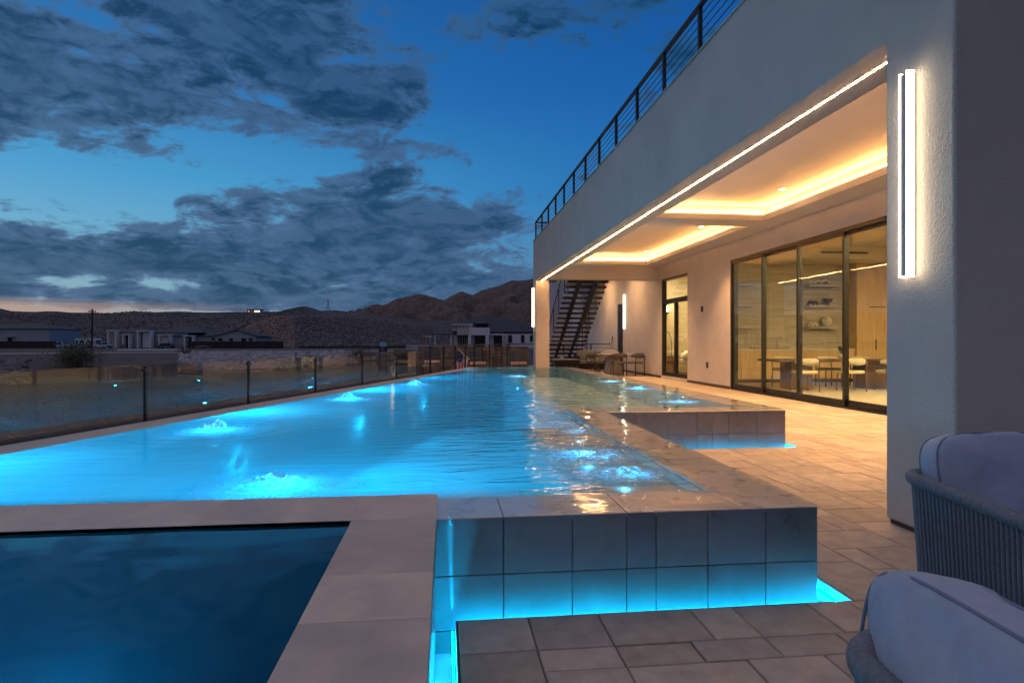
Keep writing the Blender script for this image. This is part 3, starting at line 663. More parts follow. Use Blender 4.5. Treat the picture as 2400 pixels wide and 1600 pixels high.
def bubbler(k, x, y, rr, hh):
    t_ = thing('bubbler', BUBL[k], 'bubbler', (x, y, ZW), 0, 'lit bubblers in the pool')
    nr, na = 26, 72; v = [(0, 0, hh)]; edge = [1.0]; rad = rr*1.75
    for i in range(1, nr+1):
        q = i/nr; r = rad*q
        for j in range(na):
            a = 2*math.pi*j/na; w = mnoise.fractal(Vector((math.cos(a)*r*16+k*7, math.sin(a)*r*16, k*3.1)), .9, 2.1, 4)
            core = math.exp(-(r/(rr*.5))**2)
            z = hh*core*(1+.9*w) + .006*w*math.exp(-(q*1.4)**2)+.0035*math.sin(r*62)*(1-q) + .004
            v.append((math.cos(a)*r*1.25, math.sin(a)*r, z*(1-q**6)+water_h(x+math.cos(a)*r*1.25, y+math.sin(a)*r)*1.0+.0015)); edge.append(max(0, 1-q**2.2))
    f = [(0, 1+j, 1+(j+1) % na) for j in range(na)]
    me = bpy.data.meshes.new('water_mound')
    fq = [(1+(i-1)*na+j, 1+i*na+j, 1+i*na+(j+1) % na, 1+(i-1)*na+(j+1) % na) for i in range(1, nr) for j in range(na)]
    me.from_pydata(v, [], f+fq); me.materials.append(M['foam']); me.polygons.foreach_set('use_smooth', [True]*len(me.polygons))
    at = me.attributes.new('edge', 'FLOAT', 'POINT'); at.data.foreach_set('value', edge); me.update()
    link('water_mound', me, t_)
    zl = -.13
    MB().lathe([(.055, zl-.03), (.06, zl-.005), (.047, zl)], 20).build('lamp_ring', M['black'], t_)
    MB().lathe([(.044, zl+.001), (.04, zl+.006)], 20).build('lens', M['lens_cyan'], t_)
    lp = bpy.data.lights.new('bubbler_lamp', 'POINT'); lp.energy = {0: 18, 1: 18, 2: 18, 3: 17, 4: 4, 5: 10, 9: 8, 10: 5, 11: 1.5}.get(k, 4); lp.color = (.01, .48, 1.0); lp.shadow_soft_size = .012
    lo = bpy.data.objects.new('bubbler_lamp', lp); COL.objects.link(lo); lo.parent = t_; lo.location = (0, 0, zl+.05)
for k, b in enumerate(BUB): bubbler(k, *b)
# wall-mounted pool lights, below the water line
def pool_lamp(x, y, z, nx, ny, e, label, col=(.0, .48, 1.0)):
    t_ = thing('pool_light', label, 'pool light', (x, y, z), math.atan2(ny, nx), 'underwater pool lights')
    MB().lathe([(.11, 0), (.11, .012), (.085, .02)], 24).xf(Matrix.Rotation(R(90), 4, 'Y')).build('ring', M['steel'], t_)
    MB().lathe([(.08, .0205), (.07, .027)], 24).xf(Matrix.Rotation(R(90), 4, 'Y')).build('lens', M['lens_cyan'], t_)
    lp = bpy.data.lights.new('pool_lamp', 'POINT'); lp.energy = e; lp.color = col; lp.shadow_soft_size = .02
    lo = bpy.data.objects.new('pool_lamp', lp); COL.objects.link(lo); lo.parent = t_; lo.location = (.16, 0, 0)
nl = Vector((1, -.30)).normalized()
for y, e_, lb in ((4.2, 42, 'underwater light low in the slanting pool wall, closest to the spa'), (7.0, 90, 'underwater light in the slanting pool wall, second from the spa'), (10.0, 110, 'underwater light in the slanting pool wall, third from the spa'), (13.0, 75, 'underwater light in the slanting pool wall, farthest from the spa')):
    pool_lamp(L(y)+.383, y, -.15, nl.x, nl.y, e_, lb)
pool_lamp(-.2, CB+.003, -.35, 0, 1, 32, 'underwater light in the pool wall behind the spa coping')
pool_lamp(-2.6, CB+.003, -.35, 0, 1, 32, 'underwater light in the pool wall toward the slanting edge')
pool_lamp(-1.85, 2.3, -.70, 0, 1, 38, 'round spa light glowing blue under the spa water')

# ------------------------------------------------------------------ house shell
HX = 7.1; HO = (2.914, 3.134, 0)
house = thing('modern_house', 'modern stucco house with lit covered patio and flat parapet roof', 'house', HO)
def HB(mb, name, mat, parent=None, **k):
    mb.xf(Matrix.Translation((-HO[0], -HO[1], 0))); return mb.build(name, mat, parent or house, **k)
YF = 19.25                                        # near face of the far cross beam
pr = [(3.134, .03), (3.68, .03), (3.68, 3.19), (YF, 3.19), (YF, .03), (YF+.5, .03), (YF+.5, 4.54), (3.134, 4.54)]
mb = MB(); n = len(pr); mb.v = [(2.914, y, z) for y, z in pr]+[(3.376, y, z) for y, z in pr]
mb.f = [tuple(range(n))[::-1], tuple(range(n, 2*n))]+[(i, (i+1) % n, (i+1) % n+n, i+n) for i in range(n)]; mb.mi = [0]*len(mb.f)
HB(mb, 'column_and_parapet_frame', M['stucco'], bevel=.018, seg=3)
HB(B(2.935, 3.155, -.01, 3.355, 3.66, .031), 'column_base', M['base_trim'])
HB(B(2.935, YF+.02, -.01, 3.355, YF+.48, .031), 'column_base', M['base_trim'])
HB(B(3.376, 3.134, 3.19, 14.3, 3.6, 4.54), 'end_beam', M['stucco'])
HB(B(3.376, YF, 3.26, HX, YF+.5, 4.54), 'cross_beam', M['stucco_smooth'], bevel=.01)
HB(B(2.90, 3.12, 4.54, 3.39, YF+.51, 4.555), 'parapet_cap', M['stucco'])
# roof and patio ceiling with two cove trays
HB(B(3.376, 3.6, 4.12, 14.3, YF+.49, 4.30), 'roof', M['stucco']); HB(B(5.7, YF+.51, 4.12, 14.3, 30.5, 4.30), 'roof', M['stucco'])
ZL, ZT = 3.68, 4.0
TR = [(3.80, 4.5, 6.50, 11.62), (3.80, 12.27, 6.50, 18.75)]
HB(B(3.376, 3.6, ZT, HX, YF, 4.119), 'tray_ceiling', M['ceiling'])
def frame_strips(rects, z0, z1, grow):
    mb = MB(); xs0, xs1 = rects[0][0]-grow, rects[0][2]+grow
    mb.box(3.376, 3.6, z0, xs0, YF, z1); mb.box(xs1, 3.6, z0, HX, YF, z1); yprev = 3.6
    for r in rects: mb.box(xs0, yprev, z0, xs1, r[1]-grow, z1); yprev = r[3]+grow
    mb.box(xs0, yprev, z0, xs1, YF, z1); return mb
HB(frame_strips(TR, ZL, 3.80, 0), 'ceiling_lip', M['ceiling'])
HB(frame_strips(TR, 3.80, ZT, .17), 'cove_wall', M['ceiling'])
for (x0, y0, x1, y1) in TR:
    a, b = .085, .100
    for q in ((x0-b, y0-a, x0-a, y1+a), (x1+a, y0-a, x1+b, y1+a), (x0-a, y0-b, x1+a, y0-a), (x0-a, y1+a, x1+a, y1+b)):
        HB(B(q[0], q[1], 3.802, q[2], q[3], 3.812), 'cove_led', M['led_amber'])
HB(B(3.128, 3.69, 3.1880, 3.138, YF-.0, 3.1905), 'beam_led', M['led_warm'])
# walls along the patio (outer face X = 7.1)
DY = [14.30, 12.85, 11.48, 10.06, 8.65, 7.2]; DZ = 3.24; SY0, SY1 = 16.95, 19.12; BY = (23.4, 24.2, 2.73)
w = M['stucco_smooth']
for (y0, z0, y1, z1) in ((3.6, 0, DY[-1], 4.12), (DY[-1], DZ, DY[0], 4.12), (DY[0], 0, SY0, 4.12), (SY0, DZ, SY1, 4.12), (SY0, -.1, SY1, .085), (SY1, 0, BY[0], 4.12), (BY[0], BY[2], BY[1], 4.12), (BY[1], 0, 29.4, 4.12)):
    HB(B(HX, y0, z0, HX+.2, y1, z1), 'wall', w)
HB(B(HX, YF+.5, 4.12, HX+.2, 29.4, 4.54), 'wall', w)
for y0, y1 in ((3.6, DY[-1]), (DY[0], SY0), (SY1, BY[0]), (BY[1], 29.4)): HB(B(HX-.012, y0, 0.0, HX, y1, .075), 'base_trim', M['base_trim'])
HB(B(HX+.2, 29.2, 0, 14.3, 29.4, 4.5), 'end_wall', w); HB(B(14.1, 3.6, 0, 14.3, 29.2, 4.12), 'outer_wall', w); HB(B(HX+.2, 3.4, 0, 14.3, 3.6, 4.12), 'outer_wall', w)
M['white_wall'] = material('white_stucco', (.66, .62, .64), .9, .06, 1.0, world=True)
HB(B(5.25, 33.0, -.2, 11, 33.2, 4.5), 'wing_wall', M['white_wall']); HB(B(6.9, 29.6, 0, 7.0, 33.0, 4.4), 'wing_wall', M['white_wall'])
# rooms
M['room_paint'] = material('room_paint', (.62, .54, .40), .85, .04, 1.0, world=True)
M['room_floor'] = material('room_floor', (.50, .44, .35), .35, .08, 1.5, world=True)
HB(B(HX+.2, 3.6, -.2, 14.1, 22.4, .004), 'room_floor', M['room_floor'])
HB(B(HX+.2, 3.6, 3.86, 14.1, 22.4, 3.95), 'room_ceiling', M['room_paint'])
HB(B(HX+.2, 17.0, 0.004, 14.1, 17.15, 3.86), 'partition', M['room_paint'])
HB(B(HX+.2, 22.4, 0.004, 14.1, 22.6, 3.86), 'partition', M['room_paint'])
HB(B(10.6, 17.15, .004, 10.7, 22.4, 3.86), 'partition', M['room_paint'])
HB(B(8.2, 15.6, 3.50, 14.09, 16.999, 3.859), 'bulkhead', M['room_paint'])
# sliding glass wall
sd = HB(B(HX+.02, DY[-1], .0, HX+.19, DY[0], .035), 'sliding_door', M['bronze'])
def SDB(mb, name, mat): return HB(mb, name, mat, sd)
SDB(B(HX+.02, DY[-1], DZ-.07, HX+.19, DY[0], DZ-.001), 'head_frame', M['bronze']); SDB(B(HX+.02, DY[0]-.05, .035, HX+.19, DY[0]-.001, DZ-.07), 'jamb', M['bronze']); SDB(B(HX+.02, DY[-1]+.001, .035, HX+.19, DY[-1]+.05, DZ-.07), 'jamb', M['bronze'])
for k in range(5):
    y1, y0 = DY[k]-(.05 if k == 0 else -.03), DY[k+1]+(.05 if k == 4 else -.03); xo = HX+.04+.05*(k % 2)
    mb = MB(); f = .055
    mb.box(xo, y0, .036, xo+.045, y0+f, DZ-.071); mb.box(xo, y1-f, .036, xo+.045, y1, DZ-.071); mb.box(xo, y0+f, .036, xo+.045, y1-f, .036+.11); mb.box(xo, y0+f, DZ-.071-f, xo+.045, y1-f, DZ-.071)
    SDB(mb, 'panel_frame', M['bronze']); SDB(B(xo+.018, y0+f-.004, .14, xo+.026, y1-f+.004, DZ-.071-f+.004), 'pane', M['glass'])
# bedroom glass door with transom
bd = HB(B(HX+.03, SY0, .085, HX+.17, SY1, .12), 'bedroom_door', M['bronze'])
def BDB(mb, name, mat): return HB(mb, name, mat, bd)
zt = 2.42
mb = MB(); f = .06
for y in (SY0, SY1-f): mb.box(HX+.03, y+.001, .12, HX+.17, y+f-.001, DZ-.001)
mb.box(HX+.03, SY0+f, DZ-.06, HX+.17, SY1-f, DZ-.002); mb.box(HX+.03, SY0+f, zt, HX+.17, SY1-f, zt+.14); BDB(mb, 'door_frame', M['bronze'])
ym = 18.05
mb = MB(); mb.box(HX+.05, ym-.055, .12, HX+.15, ym+.055, zt); mb.box(HX+.06, SY0+f, .12, HX+.14, ym-.055, .2); mb.box(HX+.06, ym+.055, .12, HX+.14, SY1-f, .2); BDB(mb, 'sash', M['bronze'])
for q in ((SY0+f, zt+.14, SY1-f, DZ-.06), (SY0+f, .2, ym-.055, zt), (ym+.055, .2, SY1-f, zt)): BDB(B(HX+.095, q[0]-.003, q[1]-.003, HX+.103, q[2]+.003, q[3]+.003), 'pane', M['glass'])
ed = HB(B(HX+.03, BY[0]+.002, .0, HX+.09, BY[1]-.002, BY[2]-.002), 'entry_door', M['black']); HB(MB().tube([(HX+.0, BY[0]+.08, 1.0), (HX+.0, BY[0]+.08, 1.25)], .012, 8), 'handle', M['steel'], ed)

# kitchen end wall
M['oak'] = material('oak', (.58, .39, .19), .45, .18, 2.2, .0004, 80, stretch=(7, 7, .5))
M['stone_wall'] = material('striated_stone', (.42, .37, .29), .6, .28, 1.8, .004, 14, stretch=(.6, .6, 9), world=True)
M['counter'] = material('stone_counter', (.55, .49, .40), .3, .1, 3)
kw = HB(B(7.9, 16.93, .98, 12.0, 16.998, 3.50), 'stone_feature_wall', M['stone_wall'])
for j in range(7):
    z0 = .98+j*.36; zz = min(z0+.36, 3.499); xk = 7.905
    while xk < 11.99:
        x2 = min(xk+prnd.uniform(.9, 1.6), 11.995); HB(B(xk+.002, 16.93-prnd.uniform(.006, .018), z0+.002, x2-.002, 16.929, zz-.002), 'stone_slab', M['stone_wall'], kw); xk = x2
cab = thing('kitchen_base_cabinet', 'oak base cabinets under a stone counter along the end wall', 'cabinet', (7.8, 16.4, .004))
B(0, .06, 0, 4.2, .52, .10).build('plinth', M['black'], cab); B(0, .03, .10, 4.2, .52, .93).build('carcass', M['oak'], cab)
for k in range(6):
    B(.70*k+.004, .008, .11, .70*k+.696, .029, .76).build('cabinet_door', M['oak'], cab, bevel=.002); B(.70*k+.004, .008, .766, .70*k+.696, .029, .925).build('drawer_front', M['oak'], cab, bevel=.002)
B(-.02, -.02, .931, 4.22, .525, .985).build('counter_top', M['counter'], cab, bevel=.004)
tall = thing('tall_kitchen_cabinet', 'tall oak cupboard with four doors reaching the ceiling bulkhead', 'cabinet', (12.0, 16.3, .004))
B(0, .022, .0, 1.35, .69, 3.49).build('carcass', M['oak'], tall)
for k, (x0, x1) in enumerate(((.004, .622), (.628, 1.31))):
    B(x0, 0, .1, x1, .02, 2.22).build('cabinet_door', M['oak'], tall, bevel=.002); B(x0, 0, 2.226, x1, .02, 3.48).build('cabinet_door', M['oak'], tall, bevel=.002)
B(.585, -.02, .95, .612, 0, 1.25).build('handle', M['black'], tall); B(.40, -.015, 2.2, .9, 0, 2.224).build('handle', M['black'], tall)
white_cab = thing('wall_cupboard', 'pale wall cupboard at the corner past the oak cabinets', 'cupboard', (13.37, 16.5, 1.75)); B(0, 0, 0, .7, .49, 1.72).build('carcass', M['room_paint'], white_cab); B(.004, -.02, .004, .69, -.001, 1.71).build('cabinet_door', M['room_paint'], white_cab, bevel=.002)
M['shelf'] = material('shelf_stone', (.46, .42, .38), .6, .1, 4)
SHX = [(10.72, 11.62), (8.3, 8.98)]
for k, (x0, x1) in enumerate(SHX):
    for j, z in enumerate((1.59, 2.22, 2.83)):
        tag(B(0, 0, 0, x1-x0, .3, .06).build('floating_shelf', M['shelf'], None, (x0, 16.605, z), bevel=.004), f"{('lowest', 'middle', 'top')[j]} floating shelf {('beside the tall oak cupboard', 'at the window end of the stone wall')[k]}", 'shelf', 'floating shelves')
M['ceramic'] = material('white_ceramic', (.66, .60, .52), .4, .1, 6); M['dark_ceramic'] = material('dark_ceramic', (.07, .04, .05), .3, .3, 8)
tag(MB().lathe([(.06, 0), (.12, .06), (.15, .14), (.13, .23), (.07, .28), (.06, .29)], 20).build('vase', M['ceramic'], None, (11.35, 16.75, 1.651), smooth=True), 'round white vase on the lowest shelf', 'vase')
def coil(name, label, mat, loc, s=1.0):
    pts = [(s*(.14*math.cos(a*1.0)), s*.06*math.sin(a*2), s*(.06+.05*math.sin(a*3))) for a in np.linspace(0, 6.28, 40)[:-1]]
    return tag(MB().tube(pts, .022*s, 8, closed=True).build(name, mat, None, loc, smooth=True), label, 'ornament')
coil('knot_ornament', 'white knotted ornament on the lowest shelf', M['ceramic'], (10.9, 16.75, 1.652), 1.0); coil('knot_ornament', 'dark red coral ornament on the middle shelf', M['dark_ceramic'], (10.92, 16.75, 2.282), 1.1)
tag(MB().lathe([(.05, 0), (.05, .03), (.03, .06), (.10, .12), (.15, .2), (.13, .2), (.03, .08)], 18).build('footed_bowl', M['dark_ceramic'], None, (11.4, 16.75, 2.281), smooth=True), 'dark footed bowl on the middle shelf', 'bowl')
for k, xo in enumerate((10.9, 11.1, 11.32)):
    s_ = .8+.2*k; pts = [(.10*s_*math.cos(a), 0, .10*s_*math.sin(a)+.02) for a in np.linspace(0, math.pi, 12)]
    tag(MB().tube(pts, .024*s_, 8).build('arch_ornament', M['ceramic'], None, (xo, 16.75, 2.891), smooth=True), ('smallest of the three arch ornaments on the top shelf', 'middle arch ornament on the top shelf', 'largest arch ornament on the top shelf, by the oak cupboard')[k], 'ornament', 'arch ornaments on the top shelf')
tap = thing('kitchen_tap', 'slim gooseneck tap on the stone counter', 'tap', (9.75, 16.7, .989)); MB().tube([(0, 0, 0), (0, 0, .28)]+[(.08*(1-math.cos(a)), 0, .28+.08*math.sin(a)) for a in np.linspace(0, math.pi, 8)[1:]], .012, 8).build('spout', M['steel'], tap, smooth=True); MB().tube([(0, 0, .08), (0, -.07, .11)], .008, 6).build('lever', M['steel'], tap)
tag(B(0, 0, 0, 1.1, .3, .02).build('cooktop', M['black'], None, (8.9, 16.45, .989), bevel=.004), 'black cooktop set on the stone counter', 'cooktop')
# linear air vent above
tag(B(0, 0, 0, 1.4, .02, .05).build('slot_vent', M['black'], None, (10.4, 15.578, 3.66)), 'thin dark slot vent in the kitchen bulkhead', 'vent')
# room lamps
def ceiling_lamp(x, y, z, r, mat, label, group, e=None):
    t_ = thing('downlight', label, 'downlight', (x, y, z), 0, group)
    MB().lathe([(r*1.35, -.001), (r*1.35, -.008), (r*1.05, -.010), (r*1.02, -.001)], 20).build('trim_ring', M['ceiling'], t_); MB().lathe([(r, -.0015), (r, -.004)], 20).build('lens', mat, t_)
    return t_
k = 0
for y in (5.6, 8.2, 10.8):
    for x in (8.3, 10.2, 12.2):
        ceiling_lamp(x, y, 3.86, .16, M['led_room'], f"dining room downlight, {({8.3: 'glass-door', 10.2: 'middle', 12.2: 'inner'})[x]} column, {({5.6: 'row nearest the near column', 8.2: 'middle row', 10.8: 'row nearest the walnut table'})[y]}", 'dining room downlights')
ceiling_lamp(8.2, 20.9, 3.86, .16, M['led_room'], 'bedroom downlight above the nightstand side', 'bedroom downlights'); ceiling_lamp(9.4, 19.0, 3.86, .16, M['led_room'], 'bedroom downlight before the foot of the bed', 'bedroom downlights')
for k, (x, y) in enumerate(((6.15, 10.36), (6.2, 13.97), (6.2, 18.0), (6.15, 6.5), (4.3, 6.5), (4.3, 10.36), (4.3, 13.97), (4.3, 18.0))):  # the row behind the beam is unseen, added for warm fill on the deck
    ceiling_lamp(x, y, ZT, .055, M['led_down'], ('recessed patio downlight in the near cove tray', 'recessed patio downlight by the kitchen doors in the far tray', 'recessed patio downlight in the far tray above the bedroom door', 'recessed patio downlight hidden past the near column', 'added fill downlight, unseen over the paver walk nearest the near column', 'added fill downlight, unseen behind the beam in the near tray', 'added fill downlight, unseen behind the beam in the far tray', 'added fill downlight, unseen behind the beam by the far column')[k], 'patio downlights')
    sp_ = bpy.data.lights.new('downlight_beam', 'SPOT'); sp_.energy = 620; sp_.color = (1, .52, .22); sp_.spot_size = R(95); sp_.spot_blend = .9; sp_.shadow_soft_size = .05
    so = bpy.data.objects.new('downlight_beam', sp_); COL.objects.link(so); so.location = (x, y, ZT-.02)

HB(B(5.7, YF+.5, 4.0, HX, 29.4, 4.119), 'eave', M['ceiling'])
for k, y in enumerate((21.6, 25.2)):
    ceiling_lamp(6.0, y, 4.0, .09, M['led_eave'], ('eave downlight above the round stone table', 'eave downlight above the outdoor sofa')[k], 'eave downlights')
# ------------------------------------------------------------------ wall sconces
def sconce(x, y, z0, z1, label):
    t_ = thing('wall_sconce', label, 'wall lamp', (x, y, z0), 0, 'tall vertical bar sconces'); h = z1-z0
    B(-.066, -.024, .012, -.0, .024, h-.012).build('body', M['alu'], t_)
    B(-.070, -.037, .0, -.022, -.0245, h).build('diffuser', M['led_white'], t_); B(-.070, .0245, .0, -.022, .037, h).build('diffuser', M['led_white'], t_)
sconce(2.912, 3.44, 1.60, 2.88, 'tall white-lit bar sconce on the near column')
sconce(2.912, YF+.25, 1.68, 2.96, 'tall bar sconce on the far column, seen edge-on')
sconce(HX-.002, 23.1, 1.70, 3.05, 'bar sconce on the wall beside the black door')

# ------------------------------------------------------------------ roof railing
rr = thing('roof_railing', 'black metal cable railing along the roof parapet', 'railing', (2.99, 3.2, 4.555))
ry = [.08+1.163*k for k in range(14)]+[YF+.42-3.2]
for y in ry: B(-.022, y-.022, 0, .022, y+.022, .585).build('post', M['black'], rr)
B(-.028, 0, .585, .028, YF+.45-3.2, .62).build('top_rail', M['black'], rr)
B(.028, YF+.39-3.2, .585, 3.9, YF+.45-3.2, .62).build('top_rail', M['black'], rr)
for j in range(5):
    z = .09+j*.098; MB().tube([(0, .06, z), (0, YF+.42-3.2, z), (3.9, YF+.42-3.2, z)], .006, 6).build('cable', M['black'], rr)
for x in (1.2, 2.4, 3.6): B(x-.02, YF+.40-3.2, 0, x+.02, YF+.44-3.2, .585).build('post', M['black'], rr)

# ------------------------------------------------------------------ steel staircase
st = thing('steel_staircase', 'black open steel staircase climbing from the far terrace to the roof', 'staircase', (4.4, 26.4, 0))
NS, RI, RU = 23, .18, .285
tm = MB(); tm.box(0, -.13, -.085, 1.48, -.122, 0); tm.box(0, .122, -.085, 1.48, .13, 0); tm.box(0, -.122, -.085, .008, .122, 0); tm.box(1.472, -.122, -.085, 1.48, .122, 0)
for q in range(1, 30): tm.box(1.48*q/30-.004, -.122, -.03, 1.48*q/30+.010, .122, -.002)
tme = tm.mesh('tread', M['black'])
for k in range(NS):
    link('tread', tme, st, (0, -RU*k, RI*(k+1)))
def slab(x0, x1, dz0, dz1, k0=-1.0, k1=NS):
    mb = MB(); P_ = [(-RU*k0, RI*(k0+1)+dz0), (-RU*k1, RI*(k1+1)+dz0), (-RU*k1, RI*(k1+1)+dz1), (-RU*k0, RI*(k0+1)+dz1)]
    v = [(x0, y, max(z, 0)) for y, z in P_]+[(x1, y, max(z, 0)) for y, z in P_]
    mb.v = v; mb.f = [(0,1,2,3),(7,6,5,4),(0,4,5,1),(1,5,6,2),(2,6,7,3),(3,7,4,0)]; mb.mi = [0]*6; return mb
slab(.94, 1.06, -.34, -.042).build('stringer', M['black'], st); slab(.34, .46, -.34, -.042).build('stringer', M['black'], st)
for x in (.0, 1.48):
    MB().tube([(x, 0, RI+.95), (x, -RU*NS, RI*(NS+1)+.95)], .022, 8).build('handrail', M['black'], st)
    for j in range(4): MB().tube([(x, 0, RI+.18+.18*j), (x, -RU*NS, RI*(NS+1)+.18+.18*j)], .005, 6).build('cable', M['black'], st)
    for k in range(0, NS, 4): MB().tube([(x, -RU*k, RI*(k+1)), (x, -RU*k, RI*(k+1)+.95)], .018, 6).build('post', M['black'], st)

# ------------------------------------------------------------------ glass pool fence, then cable railing to the corner
def fence_y(x): return (x+.14+3.33)/.30+4.9
fdir = Vector((.30, 1, 0)).normalized()
gf = thing('glass_fence', 'frameless glass panel fence with slim steel posts along the pool edge', 'fence', (fence_x(6.0), 6.0, -.55), -math.atan(.30))
# stations along the fence (metres from the post nearest the camera in view)
sta = [-4.745, -3.02, -1.295, .43, 2.13, 3.85, 5.58, 7.31, 8.6]
for k, s_ in enumerate(sta):
    B(-.012, s_-.012, 0, .012, s_+.012, 1.50).build('post', M['bronze'] if k < 7 else M['black'], gf)
    B(-.02, s_-.03, 1.45, .02, s_+.03, 1.475).build('clamp', M['black'], gf); B(-.02, s_-.03, .72, .02, s_+.03, .745).build('clamp', M['black'], gf)
for a, b in zip(sta[:-1], sta[1:]): B(-.006, a+.03, .05, .006, b-.03, 1.515).build('pane', M['fence_glass'], gf)
M['concrete'] = material('concrete', (.33, .30, .28), .9, .15, 2, .002, 60, world=True)
tag(MB().prism([(fence_x(-2)-.35, -2), (L(-2)-.0, -2), (L(25.5), 25.5), (fence_x(25.5)-.35, 25.5)], -1.4, -.55).build('footing_wall', M['concrete']), 'low concrete footing under the glass fence', 'footing')
cr = thing('cable_railing', 'black post and cable railing round the far corner of the terrace', 'railing', (fence_x(15.2), 15.2, -.02))
rp = []
for y in (15.2, 16.3, 17.4, 18.5, 19.6, 20.7, 21.8, 22.9, 24.0, 25.1): rp.append((fence_x(y), y))
xc, yc = fence_x(25.3), 25.3
for x in (xc+.05, xc+1.2, xc+2.4, xc+3.6, xc+4.8): rp.append((x, yc))
for x, y in rp:
    B(-.025, -.025, -.5 if y < 18 else 0, .025, .025, 1.10).build('post', M['black'], cr, (x-fence_x(15.2), y-15.2, 0))
pts = [(fence_x(15.2), 15.2), (xc, yc), (xc+4.8, yc)]
def crp(z): return [(x-fence_x(15.2), y-15.2, z) for x, y in pts]
MB().tube(crp(1.11), .022, 6).build('top_rail', M['black'], cr)
for j in range(7): MB().tube(crp(.14+j*.135), .005, 5).build('cable', M['black'], cr)

# ------------------------------------------------------------------ dining furniture
M['walnut'] = material('dark_walnut', (.09, .045, .025), .4, .25, 3, stretch=(1, 8, 8)); M['cream'] = material('cream_fabric', (.60, .52, .36), .9, .08, 20, .0008, 400)
M['taupe'] = material('taupe_fabric', (.10, .085, .07), .9, .1, 20, .0008, 400); M['pale_stone'] = material('pale_stone', (.55, .47, .38), .5, .1, 4)
def dining_chair(label, loc, rz, group, leg, pad):
    t_ = thing('dining_chair', label, 'chair', loc, rz, group)          # sits facing local +y
    for sx in (-1, 1):
        MB().tube([(sx*.23, .21, 0), (sx*.22, .19, .43)], .016, 8).build('leg', leg, t_, smooth=True)
        MB().tube([(sx*.23, -.23, 0), (sx*.225, -.21, .45), (sx*.225, -.25, .72)], .016, 8).build('leg', leg, t_, smooth=True)
    mb = MB(); n = 20
    for z, q in ((.425, .96), (.44, 1.0), (.485, 1.0), (.50, .93)):
        mb.v += [(.25*q*math.copysign(abs(math.cos(a))**.5, math.cos(a)), .23*q*math.copysign(abs(math.sin(a))**.5, math.sin(a)), z) for a in (2*math.pi*j/n for j in range(n))]
    for k_ in range(3):
        for j in range(n): mb.f.append((k_*n+j, k_*n+(j+1) % n, (k_+1)*n+(j+1) % n, (k_+1)*n+j)); mb.mi.append(0)
    mb.f.append(tuple(range(n))[::-1]); mb.f.append(tuple(3*n+j for j in range(n))); mb.mi += [0, 0]
    mb.build('seat', pad, t_, smooth=True)
    mb = MB(); m_ = 14
    for j in range(m_+1):                                              # curved padded back band
        a = math.pi*(1.08+.84*j/m_); c, s_ = math.cos(a), math.sin(a); h0 = .62+.03*abs(j/m_-.5)*2; h1 = .80-.05*(abs(j/m_-.5)*2)**2
        for r, z in ((.255, h0), (.30, h0+.01), (.31, (h0+h1)/2), (.30, h1-.01), (.255, h1), (.245, (h0+h1)/2)): mb.v.append((c*r, s_*r*.98, z))
    for j in range(m_):
        for k_ in range(6): mb.f.append((j*6+k_, j*6+(k_+1) % 6, (j+1)*6+(k_+1) % 6, (j+1)*6+k_)); mb.mi.append(0)
    mb.f.append(tuple(range(6))[::-1]); mb.f.append(tuple(m_*6+k_ for k_ in range(6))); mb.mi += [0, 0]
    mb.build('backrest', pad, t_, smooth=True); return t_
dt = thing('dining_table', 'long dark walnut dining table inside the glass doors', 'table', (9.8, 14.2, .004))
B(-1.75, -.5, .70, 1.75, .5, .75).build('table_top', M['walnut'], dt, bevel=.006)
for x in (-1.0, 1.0): B(x-.28, -.25, 0, x+.28, .25, .699).build('pedestal', M['walnut'], dt, bevel=.006)
for k, (x, lb) in enumerate(((8.55, 'cream cushioned dining chair at the window end of the walnut table, patio side'), (9.75, 'cream cushioned dining chair, middle of the patio side of the walnut table'), (10.75, 'cream cushioned dining chair nearest the column on the patio side of the walnut table'))):
    dining_chair(lb, (x, 13.45, .004), prnd.uniform(-.06, .06), 'indoor dining chairs', M['walnut'], M['cream'])
for k, (x, lb) in enumerate(((8.95, 'cream dining chair across the walnut table, beside the oak base cabinets'), (10.2, 'cream dining chair across the walnut table, in front of the tall oak cupboard'), (11.2, 'cream dining chair across the walnut table, farthest from the windows'))):
    dining_chair(lb, (x, 14.95, .004), math.pi+prnd.uniform(-.06, .06), 'indoor dining chairs', M['walnut'], M['cream'])
M['leaf'] = material('leaf_green', (.06, .10, .04), .6, .3, 10)
pl = thing('table_plant', 'small leafy plant in a bowl on the walnut table', 'plant', (10.05, 14.2, .756))
MB().lathe([(.05, 0), (.09, .03), (.11, .10), (.10, .10), (.06, .05)], 16).build('bowl', M['ceramic'], pl, smooth=True)
lm = MB().face([(0, 0, 0), (.03, .05, .02), (0, .13, 0), (-.03, .05, .02)]).mesh('leaf', M['leaf'])
for k in range(34):
    a = prnd.uniform(0, 6.28); link('leaf', lm, pl, (prnd.uniform(-.06, .06), prnd.uniform(-.06, .06), .10+prnd.uniform(0, .16)), (prnd.uniform(.2, 1.2), prnd.uniform(-.3, .3), a))
